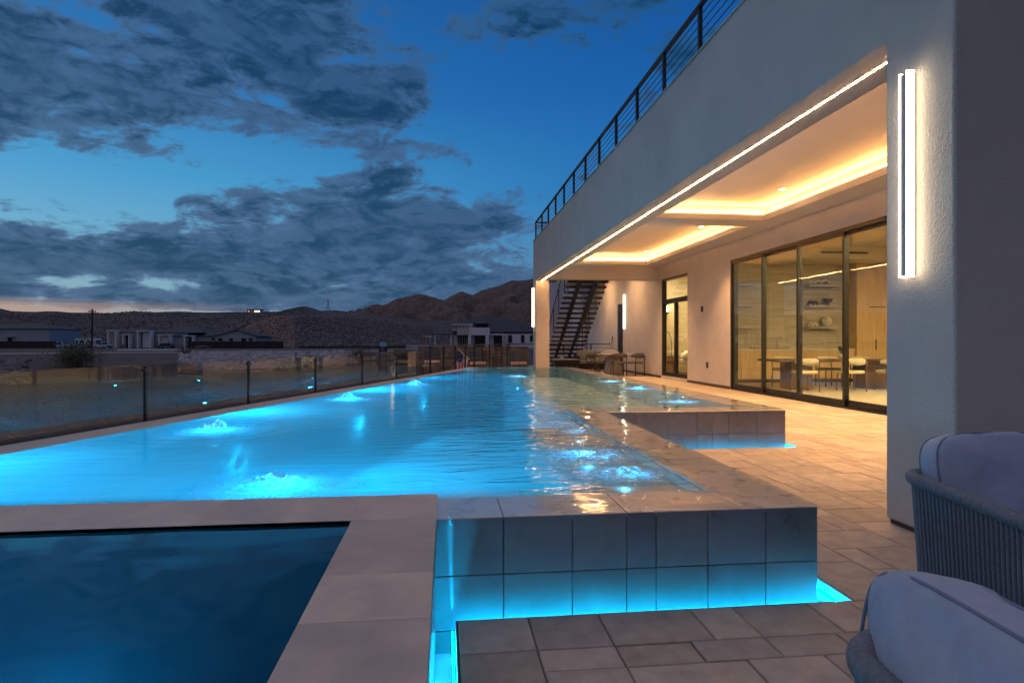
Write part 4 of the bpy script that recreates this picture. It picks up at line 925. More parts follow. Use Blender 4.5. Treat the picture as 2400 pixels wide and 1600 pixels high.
# patio dining set past the far beam
ot = thing('patio_table', 'round pale stone patio table on a drum pedestal', 'table', (6.1, 21.3, 0))
MB().lathe([(.66, .715), (.69, .725), (.69, .745), (.67, .755)], 40).build('table_top', M['pale_stone'], ot); MB().lathe([(.34, 0), (.30, .3), (.22, .714)], 28).build('pedestal', M['pale_stone'], ot, smooth=True)
tx, ty = 6.1, 21.3
for (x, y, lb) in ((5.35, 20.95, 'dark patio chair nearest the staircase at the round stone table'), (5.75, 22.05, 'dark patio chair behind the round stone table, before the sofa'), (6.05, 20.45, 'dark patio chair in front of the round stone table'), (6.62, 20.35, 'dark patio chair closest to the bedroom door at the stone table')):
    dining_chair(lb, (x, y, 0), math.atan2(ty-y, tx-x)-math.pi/2, 'patio dining chairs', M['black'], M['taupe'])
M['white_cloth'] = material('white_cloth', (.68, .62, .56), .9, .06, 12, .002, 60)
def heap(name, label, cat, loc, sx, sy, sz, mat, seed=0.0, rz=0):
    mb = MB(); nu, nv = 20, 12
    for i in range(nu):
        for j in range(nv):
            a = 2*math.pi*i/nu; b = (j+.5)/nv*math.pi/2; p = Vector((math.cos(a)*math.cos(b), math.sin(a)*math.cos(b), math.sin(b)))
            q = 1+.28*mnoise.fractal(p*2.2+Vector((seed, 0, 0)), 1, 2, 3); mb.v.append((p.x*sx*q, p.y*sy*q, max(0, p.z)**.7*sz*q))
    for i in range(nu):
        for j in range(nv-1): mb.f.append((i*nv+j, ((i+1) % nu)*nv+j, ((i+1) % nu)*nv+j+1, i*nv+j+1)); mb.mi.append(0)
    mb.f.append(tuple(i*nv+nv-1 for i in range(nu))); mb.mi.append(0)
    return tag(mb.build(name, mat, None, loc, (0, 0, rz), smooth=True), label, cat)
heap('folded_throw', 'crumpled white throw lying on the round stone table', 'throw', (5.98, 21.35, .755), .33, .2, .13, M['white_cloth'], 3.0)
# outdoor sofa
M['sage'] = material('sage_fabric', (.34, .33, .26), .95, .08, 20, .0008, 300)
sf = thing('outdoor_sofa', 'low dark-framed outdoor sofa with sage cushions by the house wall', 'sofa', (6.15, 24.3, 0))
B(-.78, -.42, .06, .78, .42, .30).build('base', M['black'], sf, bevel=.01); B(-.78, .34, .30, .78, .42, .72).build('back_frame', M['black'], sf, bevel=.008); B(-.78, -.42, .30, -.71, .34, .60).build('arm', M['black'], sf, bevel=.008); B(.71, -.42, .30, .78, .34, .60).build('arm', M['black'], sf, bevel=.008)
for x in (-.69, .01): B(x, -.41, .305, x+.68, .20, .46).build('seat_cushion', M['sage'], sf, bevel=.05, seg=4); B(x, .19, .47, x+.68, .335, .84).build('back_cushion', M['sage'], sf, bevel=.05, seg=4)
# fire table
ft = thing('fire_table', 'dark faceted fire table with sloping sides beside the far column', 'fire table', (4.75, 23.6, 0)); 
mb = MB(); r0 = [(-.33, -.33), (.33, -.33), (.33, .33), (-.33, .33)]; r1 = [(-.52, -.45), (.52, -.45), (.52, .45), (-.52, .45)]
mb.v = [(x, y, 0) for x, y in r0]+[(x, y, .46) for x, y in r1]; mb.f = [(3,2,1,0),(0,1,5,4),(1,2,6,5),(2,3,7,6),(3,0,4,7),(4,5,6,7)]; mb.mi = [0]*6; mb.build('body', M['black'], ft, bevel=.006)
B(-.53, -.46, .461, .53, .46, .50).build('table_top', M['concrete'], ft, bevel=.006)
cl = thing('lantern', 'small white cube lantern on the fire table', 'lantern', (4.62, 23.5, .501)); B(-.07, -.07, 0, .07, .07, .14).build('body', M['white_cloth'], cl, bevel=.01); B(-.05, -.05, .141, .05, .05, .15).build('lid', M['black'], cl)
# wall devices
def outlet(x, y, z, label): 
    t_ = thing('wall_outlet', label, 'outlet', (x, y, z), 0, 'dark outlet covers'); B(-.02, -.05, -.08, 0, .05, .08).build('cover', M['bronze'], t_, bevel=.004); B(-.028, -.03, -.05, -.0205, .03, .05).build('flap', M['black'], t_, bevel=.003)
outlet(HX, 15.93, 2.10, 'dark wall switch cover high between the bedroom and kitchen doors'); outlet(HX, 15.6, .56, 'dark outlet cover low between the bedroom and kitchen doors'); outlet(HX, 24.9, 1.33, 'dark outlet on the far wall with a cord hanging from it')
tag(MB().tube([(HX-.03, 24.9, 1.27), (HX-.05, 24.93, .9), (HX-.06, 25.0, .5), (HX-.10, 25.05, .03)], .008, 6).build('extension_cable', M['black']), 'thin dark cord hanging from the far wall outlet', 'cord')

# ------------------------------------------------------------------ bedroom seen through the glass door
bed = thing('bed', 'bed with cream bedding and upholstered headboard in the bedroom', 'bed', (9.55, 21.3, .004))
B(-.8, -1.0, .05, .8, 1.0, .32).build('base', M['cream'], bed, bevel=.03); B(-.78, -.98, .321, .78, .96, .56).build('mattress', M['white_cloth'], bed, bevel=.07, seg=4); B(-.85, 1.0, .05, .85, 1.09, 1.25).build('headboard', M['cream'], bed, bevel=.03)
for x in (-.40, .40): B(x-.33, .55, .565, x+.33, .93, .75).build('pillow', M['white_cloth'], bed, bevel=.08, seg=4)
heap('throw_blanket', 'rumpled cream throw over the bed', 'blanket', (9.1, 21.1, .56), .42, .45, .34, M['white_cloth'], 8.0)
ns = thing('nightstand', 'walnut nightstand of drawers beside the bed', 'nightstand', (8.42, 22.05, .004)); B(-.25, -.22, .0, .25, .3, .62).build('carcass', M['walnut'], ns, bevel=.004)
for j in range(3): B(-.24, -.24, .03+j*.2, .24, -.221, .21+j*.2).build('drawer_front', M['walnut'], ns, bevel=.003)
tag(B(-.06, -.05, 0, .06, .05, .2).build('keepsake_box', M['walnut'], None, (8.30, 22.0, .625), bevel=.004), 'small wooden box on the nightstand', 'box')
al = thing('arc_lamp', 'slim black arc reading lamp on the nightstand', 'lamp', (8.62, 22.1, .625)); MB().lathe([(.09, 0), (.09, .015)], 20).build('base', M['black'], al); MB().tube([(0, 0, .015), (.01, 0, .35), (-.02, 0, .7), (-.12, 0, .92), (-.26, 0, 1.0)], .012, 8).build('arm', M['black'], al, smooth=True)
ws = thing('bedroom_sconce', 'round glowing bedroom wall sconce on a black bracket', 'wall lamp', (8.48, 22.39, 2.35)); M['globe'] = emitter('sconce_globe', (1, .78, .46), 40)
MB().tube([(.1, 0, .1), (.1, -.12, .1), (.1, -.12, -.06), (0, -.12, -.1)], .014, 8).build('bracket', M['black'], ws); MB().lathe([(.07, -.09), (.085, -.04), (.06, 0)], 18, 0, -.12).build('cup', M['black'], ws, smooth=True)
MB().lathe([(.03, 0), (.075, .04), (.09, .1), (.075, .16), (.03, .2)], 18, 0, -.12).build('globe', M['globe'], ws, smooth=True)

# ------------------------------------------------------------------ sun loungers on the far terrace
M['sling'] = material('sling_mesh', (.05, .042, .038), .8, .15, 60, .0008, 500)
def stripes(name, cols, n, axis=0, dirn=None):
    m = bpy.data.materials.new(name); m.use_nodes = True; t = NT(m.node_tree); b = t.n['Principled BSDF']; o = t.node('ShaderNodeTexCoord').outputs['Object']; v = t.sep(o)[axis]
    f = t.m('FRACT', t.m('MULTIPLY', v, n)); st_ = [(k/len(cols), c) for k, c in enumerate(cols)]; t.set(b.inputs['Base Color'], t.ramp(f, st_, 'CONSTANT')); b.inputs['Roughness'].default_value = .95; return m
M['towel'] = stripes('striped_towel', [(.62, .30, .16), (.70, .48, .34), (.66, .24, .14), (.72, .55, .42), (.60, .33, .2)], 5.5)
def lounger(x, y, rz, lb, tl):
    t_ = thing('sun_lounger', lb, 'sun lounger', (x, y, 0), rz, 'sun loungers on the far terrace')      # foot end towards local -y
    for sx in (-.30, .30):
        MB().tube([(sx, -1.0, .33), (sx, .45, .33), (sx, .95, .86)], .018, 8).build('side_rail', M['black'], t_)
        for yy in (-.85, .35): MB().tube([(sx, yy, 0), (sx, yy, .33)], .016, 8).build('leg', M['black'], t_)
    mb = MB(); mb.face([(-.29, -.98, .345), (.29, -.98, .345), (.29, .45, .345), (-.29, .45, .345)]); mb.build('seat', M['sling'], t_)
    n = 8; mb = MB()
    for k in range(n+1):
        q = k/n; yy, zz = .45+.50*q, .345+.53*q+.03*math.sin(q*math.pi); mb.v += [(-.29-.02*q, yy, zz), (.29+.02*q, yy, zz)]
    for k in range(n): mb.f.append((2*k, 2*k+1, 2*k+3, 2*k+2)); mb.mi.append(0)
    o = mb.build('backrest', M['sling'], t_, smooth=True); sm = o.modifiers.new('s', 'SOLIDIFY'); sm.thickness = .015
    r = MB().tube([(-.28, 0, 0), (.28, 0, 0)], .075, 16).build('rolled_towel', M['towel'], None, Vector((x, y, .425))+Matrix.Rotation(rz, 3, 'Z') @ Vector((0, .28, 0)), (0, 0, rz), smooth=False)
    tag(r, tl, 'towel', 'rolled towels on the loungers')
LY_ = 19.55
for px_, lb, tl in ((1121, 'dark sling lounger beside the draped flag', 'striped orange towel rolled on the lounger by the flag'), (1217, 'dark sling lounger closest to the far column', 'striped orange towel rolled on the lounger by the far column'), (940, 'dark sling lounger behind the glass fence, farthest from the house', 'rolled towel on the lounger behind the glass fence'), (1012, 'dark sling lounger behind the stone pillar', 'rolled towel on the lounger behind the stone pillar')):
    p = pix(px_, 20.3 if px_ > 1100 else 22.0)
    lounger(p.x, p.y, facing(px_)*.4, lb, tl)
p = pix(1166, 20.2)
stb = thing('slatted_side_table', 'dark slatted side table between the two near loungers', 'side table', (p.x, p.y, 0)); 
for k in range(8): B(-.16, -.16, .05+k*.075, .16, -.14, .10+k*.075).build('slat', M['sling'], stb)
B(-.17, -.17, .66, .17, .17, .69).build('table_top', M['sling'], stb); 
for x in (-.15, .15):
    for y in (-.13, .15): B(x-.015, y-.015, 0, x+.015, y+.015, .66).build('leg', M['sling'], stb)
# flag on a leaning pole
p = pix(1088, 19.3); fl = thing('flag', 'striped flag hanging from a white leaning pole by the railing', 'flag', (p.x, p.y, 0), facing(1088))
M['pole'] = material('white_pole', (.7, .68, .66), .5)
M['red'] = material('flag_red', (.42, .03, .04), .85, .05, 10); M['white'] = material('flag_white', (.72, .68, .66), .85, .05, 10); M['navy'] = material('flag_navy', (.03, .04, .12), .85, .05, 10)
MB().tube([(-.24, 0, .98), (.14, 0, .62)], .010, 8).build('pole', M['pole'], fl); MB().tube([(-.20, .05, .98), (.18, .05, .62)], .008, 8).build('pole', M['pole'], fl)
# cloth: 13 stripes run down the drape; navy canton with white dots at the hoist
ns_, nv_ = 13, 20; mb = MB()
def cl_(u, v):
    x = -.24+.38*u; z0 = .97-.36*u
    return (x-.10*v+.02*math.sin(u*14+v*3), .03+.05*math.sin(u*9+v*4)*(.3+v), z0*(1-v)+(.06+.05*u)*v)
for i in range(ns_):
    for j in range(nv_):
        u0, u1, v0, v1 = i/ns_, (i+1)/ns_, j/nv_, (j+1)/nv_
        mb.cur = 2 if (i < 7 and j < 8) else (0 if i % 2 == 0 else 1)
        mb.face([cl_(u0, v0), cl_(u1, v0), cl_(u1, v1), cl_(u0, v1)])
mb.cur = 1
for i in range(5):
    for j in range(6):
        u, v = (i+.6)/ns_*1.25, (j+.7)/nv_*1.15; c = Vector(cl_(u, v))+Vector((0, -.004, 0)); r = .008
        mb.face([tuple(c+Vector((r*(1 if q % 2 == 0 else .4)*math.cos(q*math.pi/5), -.0, r*(1 if q % 2 == 0 else .4)*math.sin(q*math.pi/5)))) for q in range(10)])
mb.build('cloth', [M['red'], M['white'], M['navy']], fl)
# stacked stone pillar and retaining wall beyond the railing
M['ledgestone'] = material('ledgestone', (.24, .17, .12), .9, .4, 6, .006, 40, rnd=.35)
def stone_stack(name, label, cat, loc, rz, w, d, h, ch, cap=True, mat=None):
    t_ = thing(name, label, cat, loc, rz); z = 0; mat = mat or M['ledgestone']
    B(-w/2+.03, -d/2+.03, 0, w/2-.03, d/2-.03, h-.002).build('core', M['grout'], t_)
    while z < h-.01:
        hh = min(ch*prnd.uniform(.7, 1.3), h-z); x = -w/2
        while x < w/2-.01:
            ww = min(ch*prnd.uniform(1.6, 4.0), w/2-x); B(x+.003, -d/2-prnd.uniform(0, .02), z+.002, x+ww-.003, d/2+prnd.uniform(0, .02), z+hh-.003).build('stone', mat, t_); x += ww
        z += hh
    if cap: B(-w/2-.03, -d/2-.03, h, w/2+.03, d/2+.03, h+.05).build('cap', M['concrete'], t_)
    return t_
p = pix(1004, 17.3); stone_stack('stone_pillar', 'stacked ledgestone pillar just outside the glass fence', 'pillar', (p.x, p.y, -.75), facing(1004), .27, .27, 1.22, .045)
p = pix(1110, 30.5); stone_stack('retaining_wall', 'dark stacked stone retaining wall behind the railing and loungers', 'wall', (p.x, p.y, -.6), facing(1150), 5.6, .4, 1.55, .17, False)

# ------------------------------------------------------------------ foreground rope chairs
def outline(a, w, h):
    c, q = math.cos(a), math.sin(a); return math.copysign(abs(c)**.34, c)*w/2, math.copysign(abs(q)**.42, q)*h/2
def pillow(w, d, h, seed, gus=.5, drape=0.0):
    """box cushion: gusset round the edge, two domed faces with soft creases; thickness along y"""
    mb = MB(); nu = 96; ts = [-1+.05*k for k in range(15)]+[-.3, -.15, 0, .15, .3]+[.3+.05*k for k in range(15)][::1]
    ts = sorted(set(round(t, 4) for t in ts))
    ts = [t for t in ts if abs(t) <= 1]
    for t in ts:
        sg = 1 if t > 0 else -1
        if abs(t) <= .3001: y0, sc = t/.3*d/2*gus, 1.0+.012*(1-(t/.3)**2)
        else:
            q = (abs(t)-.3)/.7; sc = max(.004, 1-q); y0 = sg*(d/2*gus+d/2*(1-gus)*(1-(1-q)**2.6))
        for i in range(nu):
            x, z = outline(2*math.pi*i/nu, w, h); x *= sc; z *= sc
            n_ = mnoise.fractal(Vector((x*6+seed, y0*6, z*6)), 1, 2, 3)*.011
            edge = min(1, max(0, abs(t)-.3)*4); cr = 0
            if edge: cr = .015*edge*math.exp(-((1-sc)-.28)**2/.05)*math.sin(26*x+6*z+5*mnoise.noise(Vector((x*4+seed, z*4, seed))))
            mb.v.append((x+n_*.4, y0+(n_+cr)*sg, z+n_*.6-drape*(2*x/w)**2*(z > 0)))
    m_ = len(ts)
    for j in range(m_-1):
        for i in range(nu): mb.f.append((j*nu+i, j*nu+(i+1) % nu, (j+1)*nu+(i+1) % nu, (j+1)*nu+i)); mb.mi.append(0)
    return mb
def loop_piping(w, d, h, side, gus=.5, drape=0.0):
    pts = []
    for k in range(120):
        x, z = outline(2*math.pi*k/120, w, h); pts.append((x*.999, side*d/2*gus, z*.999-drape*(2*x/w)**2*(z > 0)))
    return MB().tube(pts, .0038, 6, closed=True)
def rope_chair(label, loc, rz, pilx, pilz, pily, pilrx, seed):
    t_ = thing('rope_lounge_chair', label, 'lounge chair', loc, rz, 'rope lounge chairs in front')      # back along local x at y = 0, sitter faces local -y
    Wd, Dp, Hh = .76, .70, .635; rad = .13
    path = [(-Wd/2, -Dp, Hh-.03), (-Wd/2, -Dp*.5, Hh-.01), (-Wd/2, -rad, Hh)]
    path += [(-Wd/2+rad-rad*math.cos(a), -rad+rad*math.sin(a), Hh) for a in np.linspace(0, math.pi/2, 9)[1:]]
    path += [(Wd/2-rad+rad*math.sin(a), -rad+rad*math.cos(a), Hh) for a in np.linspace(0, math.pi/2, 9)]
    path += [(Wd/2, -Dp*.5, Hh-.01), (Wd/2, -Dp, Hh-.03)]
    # resample evenly
    P_ = [Vector(p) for p in path]; seg = [(b-a).length for a, b in zip(P_[:-1], P_[1:])]; tot = sum(seg)
    def at(s_):
        for a, b, l in zip(P_[:-1], P_[1:], seg):
            if s_ <= l: return a.lerp(b, s_/l)
            s_ -= l
        return P_[-1]
    n = int(tot/.0045); pts = [at(tot*k/n) for k in range(n+1)]
    MB().tube([tuple(q) for q in pts], [.0225+.0045*abs(math.sin(k*math.pi/4.0+.4)) for k in range(n+1)], 14).build('top_rail', M['rope'], t_, smooth=True)
    low = [(q.x*.93, q.y*.95-.012, .20) for q in pts[::6]]
    MB().tube(low, .016, 8).build('lower_rail', M['black'], t_, smooth=True)
    m_ = int(tot/.0215); hgt = Hh-.20; cm = MB().tube([(0, 0, 0), (0, 0, 1)], .0066, 7, False).mesh('cord', M['rope'], True)
    for k in range(m_+1):
        a = at(tot*k/m_); b = Vector((a.x*.93, a.y*.95-.012, .20)); d_ = a-b
        o = link('cord', cm, t_, b); o.rotation_euler = d_.to_track_quat('Z', 'Y').to_euler(); o.scale = (1, 1, d_.length)
    for x in (-1, 1):
        for y in (-.06, -.62): MB().tube([(x*(Wd/2-.05), y, 0), (x*(Wd/2-.04), y, .2)], .016, 8).build('leg', M['black'], t_)
    pillow(Wd-.12, .16, .60, seed+4, .7).xf(Matrix.Translation((0, -.36, .30)) @ Matrix.Rotation(R(90), 4, 'X')).build('seat_cushion', M['cushion'], t_, smooth=True)
    pw, pd, ph = .66, .20, .50
    Mx = Matrix.Translation((pilx, pily, pilz)) @ Matrix.Rotation(pilrx, 4, 'X')
    bc = pillow(pw, pd, ph, seed).xf(Mx).build('back_cushion', M['cushion'], t_, smooth=True)
    for sd_ in (-1, 1): loop_piping(pw, pd, ph, sd_).xf(Mx).build('piping', M['piping'], bc, smooth=True)
    return t_
rope_chair('grey rope lounge chair beside the near column, its arm toward the pool', (2.30, 2.32, 0), R(-5), 0, .575, -.14, R(-14), 1.0)
rope_chair('grey rope lounge chair closest to the camera, its cushion filling the corner', (.69, .68, 0), R(90-6), .06, .545, -.10, R(6), 6.0)

# ------------------------------------------------------------------ the neighbourhood
M['far_grey'] = material('grey_stucco', (.36, .36, .37), .9, .06, .6, world=True); M['far_tan'] = material('tan_stucco', (.62, .50, .42), .9, .06, .6, world=True); M['far_white'] = material('pale_stucco', (.80, .74, .71), .9, .05, .6, world=True)
M['roof_dark'] = material('dark_roof_tile', (.035, .04, .05), .8, .3, 1.5, .02, 8, stretch=(.5, .5, 6)); M['block_wall'] = material('dark_block_wall', (.045, .028, .028), .9, .2, .8, world=True); M['door_white'] = material('white_door', (.85, .80, .78), .6, .04, 2)
M['win'] = material('dark_window', (.015, .018, .025), .15, .2, 2); M['tyre'] = material('tyre', (.02, .02, .02), .9); M['car_white'] = material('white_car_paint', (.55, .55, .57), .3, .03, 2, coat=.6)
class Far:
    """a building that faces the camera: px columns and rows give its real size at distance d"""
    def __init__(s, name, label, cat, px0, d, zb, group=None):
        s.k = d/1400.0; s.px0 = px0; s.d = d; s.zb = zb; p = pix(px0, d); s.t = thing(name, label, cat, (p.x, p.y, zb), -TH, group)
    def X(s, x): return (x-s.px0)*s.k
    def Z(s, y): return max(0, 1.2+(800-y)*s.k-s.zb)
    def box(s, name, mat, x0, x1, ytop, ybot, y0, y1, parent=None, **kw): return B(s.X(x0), y0, s.Z(ybot), s.X(x1), y1, s.Z(ytop)).build(name, mat, parent or s.t, **kw)
    def hip(s, name, x0, x1, xr0, xr1, yeave, yridge, y0, y1, over=.4, parent=None, th=.18):
        a, b, c, d, ze, zr = s.X(x0)-over, s.X(x1)+over, s.X(xr0), s.X(xr1), s.Z(yeave), s.Z(yridge); ym = (y0+y1)/2
        mb = MB(); v = [(a, y0-over, ze), (b, y0-over, ze), (b, y1+over, ze), (a, y1+over, ze), (c, ym, zr), (d, ym, zr)]
        mb.v = v+[(x, y, z-th) for x, y, z in v[:4]]
        mb.f = [(0, 1, 5, 4), (1, 2, 5), (2, 3, 4, 5), (3, 0, 4), (0, 6, 7, 1), (1, 7, 8, 2), (2, 8, 9, 3), (3, 9, 6, 0), (6, 9, 8, 7)]; mb.mi = [0]*9
        return mb.build(name, M['roof_dark'], parent or s.t)
    def win(s, x0, x1, y0, y1, yf, parent=None, mat=None):
        w_ = s.box('window', mat or M['win'], x0, x1, y0, y1, yf-.06, yf-.005, parent); f = .07; X0, X1, Z0, Z1 = s.X(x0), s.X(x1), s.Z(y1), s.Z(y0)
        mb = MB(); mb.box(X0-f, yf-.09, Z0-f, X1+f, yf-.004, Z0); mb.box(X0-f, yf-.09, Z1, X1+f, yf-.004, Z1+f); mb.box(X0-f, yf-.09, Z0, X0, yf-.004, Z1); mb.box(X1, yf-.09, Z0, X1+f, yf-.004, Z1); mb.build('frame', M['far_tan'], w_)
# long house at the left edge
F = Far('ranch_house', 'long grey house with a low dark roof at the left edge', 'house', 20, 190, -.9)
F.box('wall', M['far_grey'], -130, 116, 770, 830, 0, 14); F.hip('roof', -130, 116, -90, 62, 770, 757, 0, 14); F.win(18, 29, 790, 800, 0); F.box('awning', M['far_grey'], 15, 35, 788, 790, -1.0, 0)
def block_wall(label, x0, x1, ytop, d, zb):
    F = Far('block_wall', label, 'wall', (x0+x1)/2, d, zb, 'dark block walls'); F.box('wall', M['block_wall'], x0, x1, ytop, 840, 0, .2); F.box('cap', M['block_wall'], x0, x1, ytop-.4, ytop, -.04, .24)
    n = max(2, int((x1-x0)/28))
    for k in range(n+1): x = x0+(x1-x0)*k/n; F.box('pier', M['block_wall'], x-1.3, x+1.3, ytop-.8, 840, -.08, .28)
block_wall('dark block wall before the long grey house', -160, 128, 800, 172, -.8); block_wall('dark block wall before the gabled house wing', 441, 662, 800, 168, -.8)
# garage house in the middle
F = Far('garage_house', 'tan house with tall white garage doors and gabled wing', 'house', 420, 188, -.9)
F.box('wall', M['far_grey'], 278, 330, 778, 830, 0, 12); F.box('wall', M['far_grey'], 330, 437, 779, 830, .6, 13); F.box('wall', M['far_grey'], 458, 598, 789, 830, .5, 14); F.box('wall', M['far_grey'], 405, 458, 787, 830, .4, 12)
F.hip('roof', 278, 345, 292, 325, 778, 770, 0, 12); F.hip('roof', 352, 470, 378, 440, 779, 766, .6, 16); F.hip('roof', 405, 500, 425, 470, 787, 774, .4, 12); F.hip('roof', 452, 600, 470, 540, 789, 776, 2, 14)
# gable end
g = MB(); k_ = F.k; yb = -.2
def XZ(x, y): return (F.X(x), F.Z(y))
g.v = [(F.X(505), yb, F.Z(830)), (F.X(600), yb, F.Z(830)), (F.X(600), yb, F.Z(788)), (F.X(556), yb, F.Z(775)), (F.X(505), yb, F.Z(788))]; n5 = 5
g.v += [(x, y+.6, z) for x, y, z in g.v]; g.f = [(0,1,2,3,4), (9,8,7,6,5)]+[(i, (i+1) % 5+0, (i+1) % 5+5, i+5)[::-1] for i in range(5)]; g.mi = [0]*7; g.build('gable_wall', M['far_grey'], F.t)
g = MB(); A_, Bq, Cq = (F.X(503), F.Z(788.5)), (F.X(556), F.Z(774)), (F.X(604), F.Z(788.5))
for (p0, p1) in ((A_, Bq), (Bq, Cq)):
    g.v += [(p0[0], -.6, p0[1]), (p1[0], -.6, p1[1]), (p1[0], 9, p1[1]), (p0[0], 9, p0[1]), (p0[0], -.6, p0[1]+.18), (p1[0], -.6, p1[1]+.18), (p1[0], 9, p1[1]+.18), (p0[0], 9, p0[1]+.18)]
for i in (0, 8): g.f += [tuple(i+q for q in f) for f in ((0,3,2,1),(4,5,6,7),(0,1,5,4),(1,2,6,5),(2,3,7,6),(3,0,4,7))]
g.mi = [0]*12; g.build('gable_roof', M['roof_dark'], F.t)
for x0, x1, y0, y1 in ((494, 503, 792, 797), (512, 523, 792, 799), (538, 547, 792, 799.5), (566, 578, 792, 799.5), (584, 593, 792, 799)): F.win(x0, x1, y0, y1, -.2 if x0 > 505 else .5)
def portal(x0, x1, yt, xd0, xd1, ydt, yf, door, dm):
    g_ = F.box('portal', M['far_white'], x0, x0+3, yt, 830, yf-1.6, yf); F.box('portal_post', M['far_white'], x1-3, x1, yt, 830, yf-1.6, yf, g_); F.box('lintel', M['far_white'], x0-1.5, x1+1.5, yt-2.2, yt, yf-1.8, yf, g_)
    dd = F.box(door, dm, xd0, xd1, ydt, 815, yf-.3, yf-.02)
    if door == 'garage_door':
        n = 6; z0, z1 = F.Z(815), F.Z(ydt)
        for q in range(n): B(F.X(xd0)+.03, yf-.36, z0+(z1-z0)*q/n+.03, F.X(xd1)-.03, yf-.301, z0+(z1-z0)*(q+1)/n-.03).build('door_panel', dm, dd)
portal(328, 361, 777, 336, 358, 779, 0, 'garage_door', M['door_white']); portal(377, 406, 786, 380, 404, 788, .2, 'garage_door', M['door_white'])
portal(259, 280, 776, 263, 276, 779, .0, 'entry_recess', M['far_tan']); portal(296, 313, 785, 299, 311, 787, -.4, 'entry_door', M['win']); portal(437, 459, 788, 444, 453, 792, .0, 'window', M['win'])
# white house on the right
F = Far('white_house', 'pale flat-fronted house with columned porches and dark hip roof', 'house', 1140, 160, -.62)
F.box('wall', M['far_white'], 1150, 1262, 783, 830, 0, 14); F.box('wall', M['far_white'], 1062, 1150, 780, 830, 1.5, 12)
F.box('tower_wall', M['far_tan'], 1072, 1107, 762, 785, -1.6, 6); F.box('cornice', M['far_tan'], 1060, 1108, 758.5, 763, -2.0, 6.4); F.box('tower_wall', M['far_tan'], 1062, 1073, 763, 776, -1.2, 6)
F.box('portico', M['far_white'], 1102, 1148, 768, 785.5, -3.2, 0)
for x0, x1 in ((1099, 1106), (1139, 1147)): F.box('column', M['far_white'], x0, x1, 785.5, 830, -3.2, -2.4)
for x0, x1 in ((1066, 1071),): F.box('column', M['far_tan'], x0, x1, 785, 830, -1.6, -1.0)
F.box('column', M['far_tan'], 1177, 1183, 785, 830, -1.2, -.6); F.box('lintel', M['far_white'], 1148, 1184, 782, 785.5, -1.2, 0)
for k in range(4): F.box('vent', M['win'], 1070+8.3*k, 1072.2+8.3*k, 765.5, 767.8, -1.66, -1.58)
F.hip('roof', 1106, 1300, 1128, 1170, 777, 740, 1.0, 17, over=.3); F.hip('roof', 1068, 1140, 1105, 1128, 757, 742, 2, 13, over=.2); F.hip('porch_roof', 1020, 1066, 1040, 1064, 782, 772, -2, 7)
for x0, x1 in ((1020, 1023), (1057, 1060)): F.box('porch_column', M['far_white'], x0, x1, 782, 830, -1.8, -1.3)
F.box('porch_beam', M['far_white'], 1018, 1062, 781, 784, -2.0, -1.2)
for x0, x1 in ((1073, 1096), (1112, 1138), (1157, 1177)): F.box('glass_doors', M['win'], x0, x1, 786, 816, 1.38 if x0 < 1150 else -.06, 1.49 if x0 < 1150 else -.01)
for k in range(4):
    F.box('door_stile', M['far_tan'], 1076+5.4*k, 1077.4+5.4*k, 786, 816, 1.30, 1.379)
for x0, x1, y0, y1 in ((1191, 1200, 785, 803), (1221, 1229, 785, 803), (1242, 1249, 785, 800)): F.win(x0, x1, y0, y1, 0)
F.box('window', M['win'], 1112, 1120, 787, 806, 1.28, 1.37)
# portable privy, pale site fence and rock field beside the white house
F = Far('portable_toilet', 'reddish portable toilet cabin standing left of the white house', 'toilet', 1003, 140, -.5); F.box('cabin', M['far_tan'], 998, 1008, 789, 830, 0, 1.1); F.box('roof', M['far_white'], 997, 1011, 787, 789, -.1, 1.2); F.box('cabin_door', material('cabin_red', (.30, .13, .09), .7), 999, 1006.5, 790.5, 830, -.05, -.001)
sf_ = thing('site_fence', 'pale picket fence on the lot left of the white house', 'fence', (*pix(985, 125)[:2], -.46), -TH)
for k in range(34): B(-2.9+k*.18-.03, 0, 0, -2.9+k*.18+.03, .03, .95+.1*(k % 3 == 0)).build('picket', M['far_white'], sf_)
B(-2.95, .031, .2, 3.25, .06, .28).build('rail', M['far_white'], sf_); B(-2.95, .031, .7, 3.25, .06, .78).build('rail', M['far_white'], sf_)
# site sign
sg = thing('site_sign', 'dark site sign with a pale screen panel above the lounger', 'sign', (*pix(898, 44)[:2], ground_z(*pix(898, 44)[:2])), -TH)
zt = 1.2-(798-800)/1400*-44; zt = 1.2+(800-799)*44/1400-ground_z(*pix(898, 44)[:2]); hh = 24*44/1400
for x in (-.26, .26): B(x-.03, .03, 0, x+.03, .07, zt).build('post', M['black'], sg)
B(-.31, -.02, zt-hh, .31, .02, zt).build('board', M['black'], sg); B(-.26, -.03, zt-.40, .26, -.021, zt-.06).build('panel', material('sign_panel', (.42, .55, .62), .5, .25, 6), sg)
for k in range(3): B(-.22, -.03, zt-.50-k*.08, .05+.05*k, -.021, zt-.475-k*.08).build('text_line', M['far_grey'], sg)
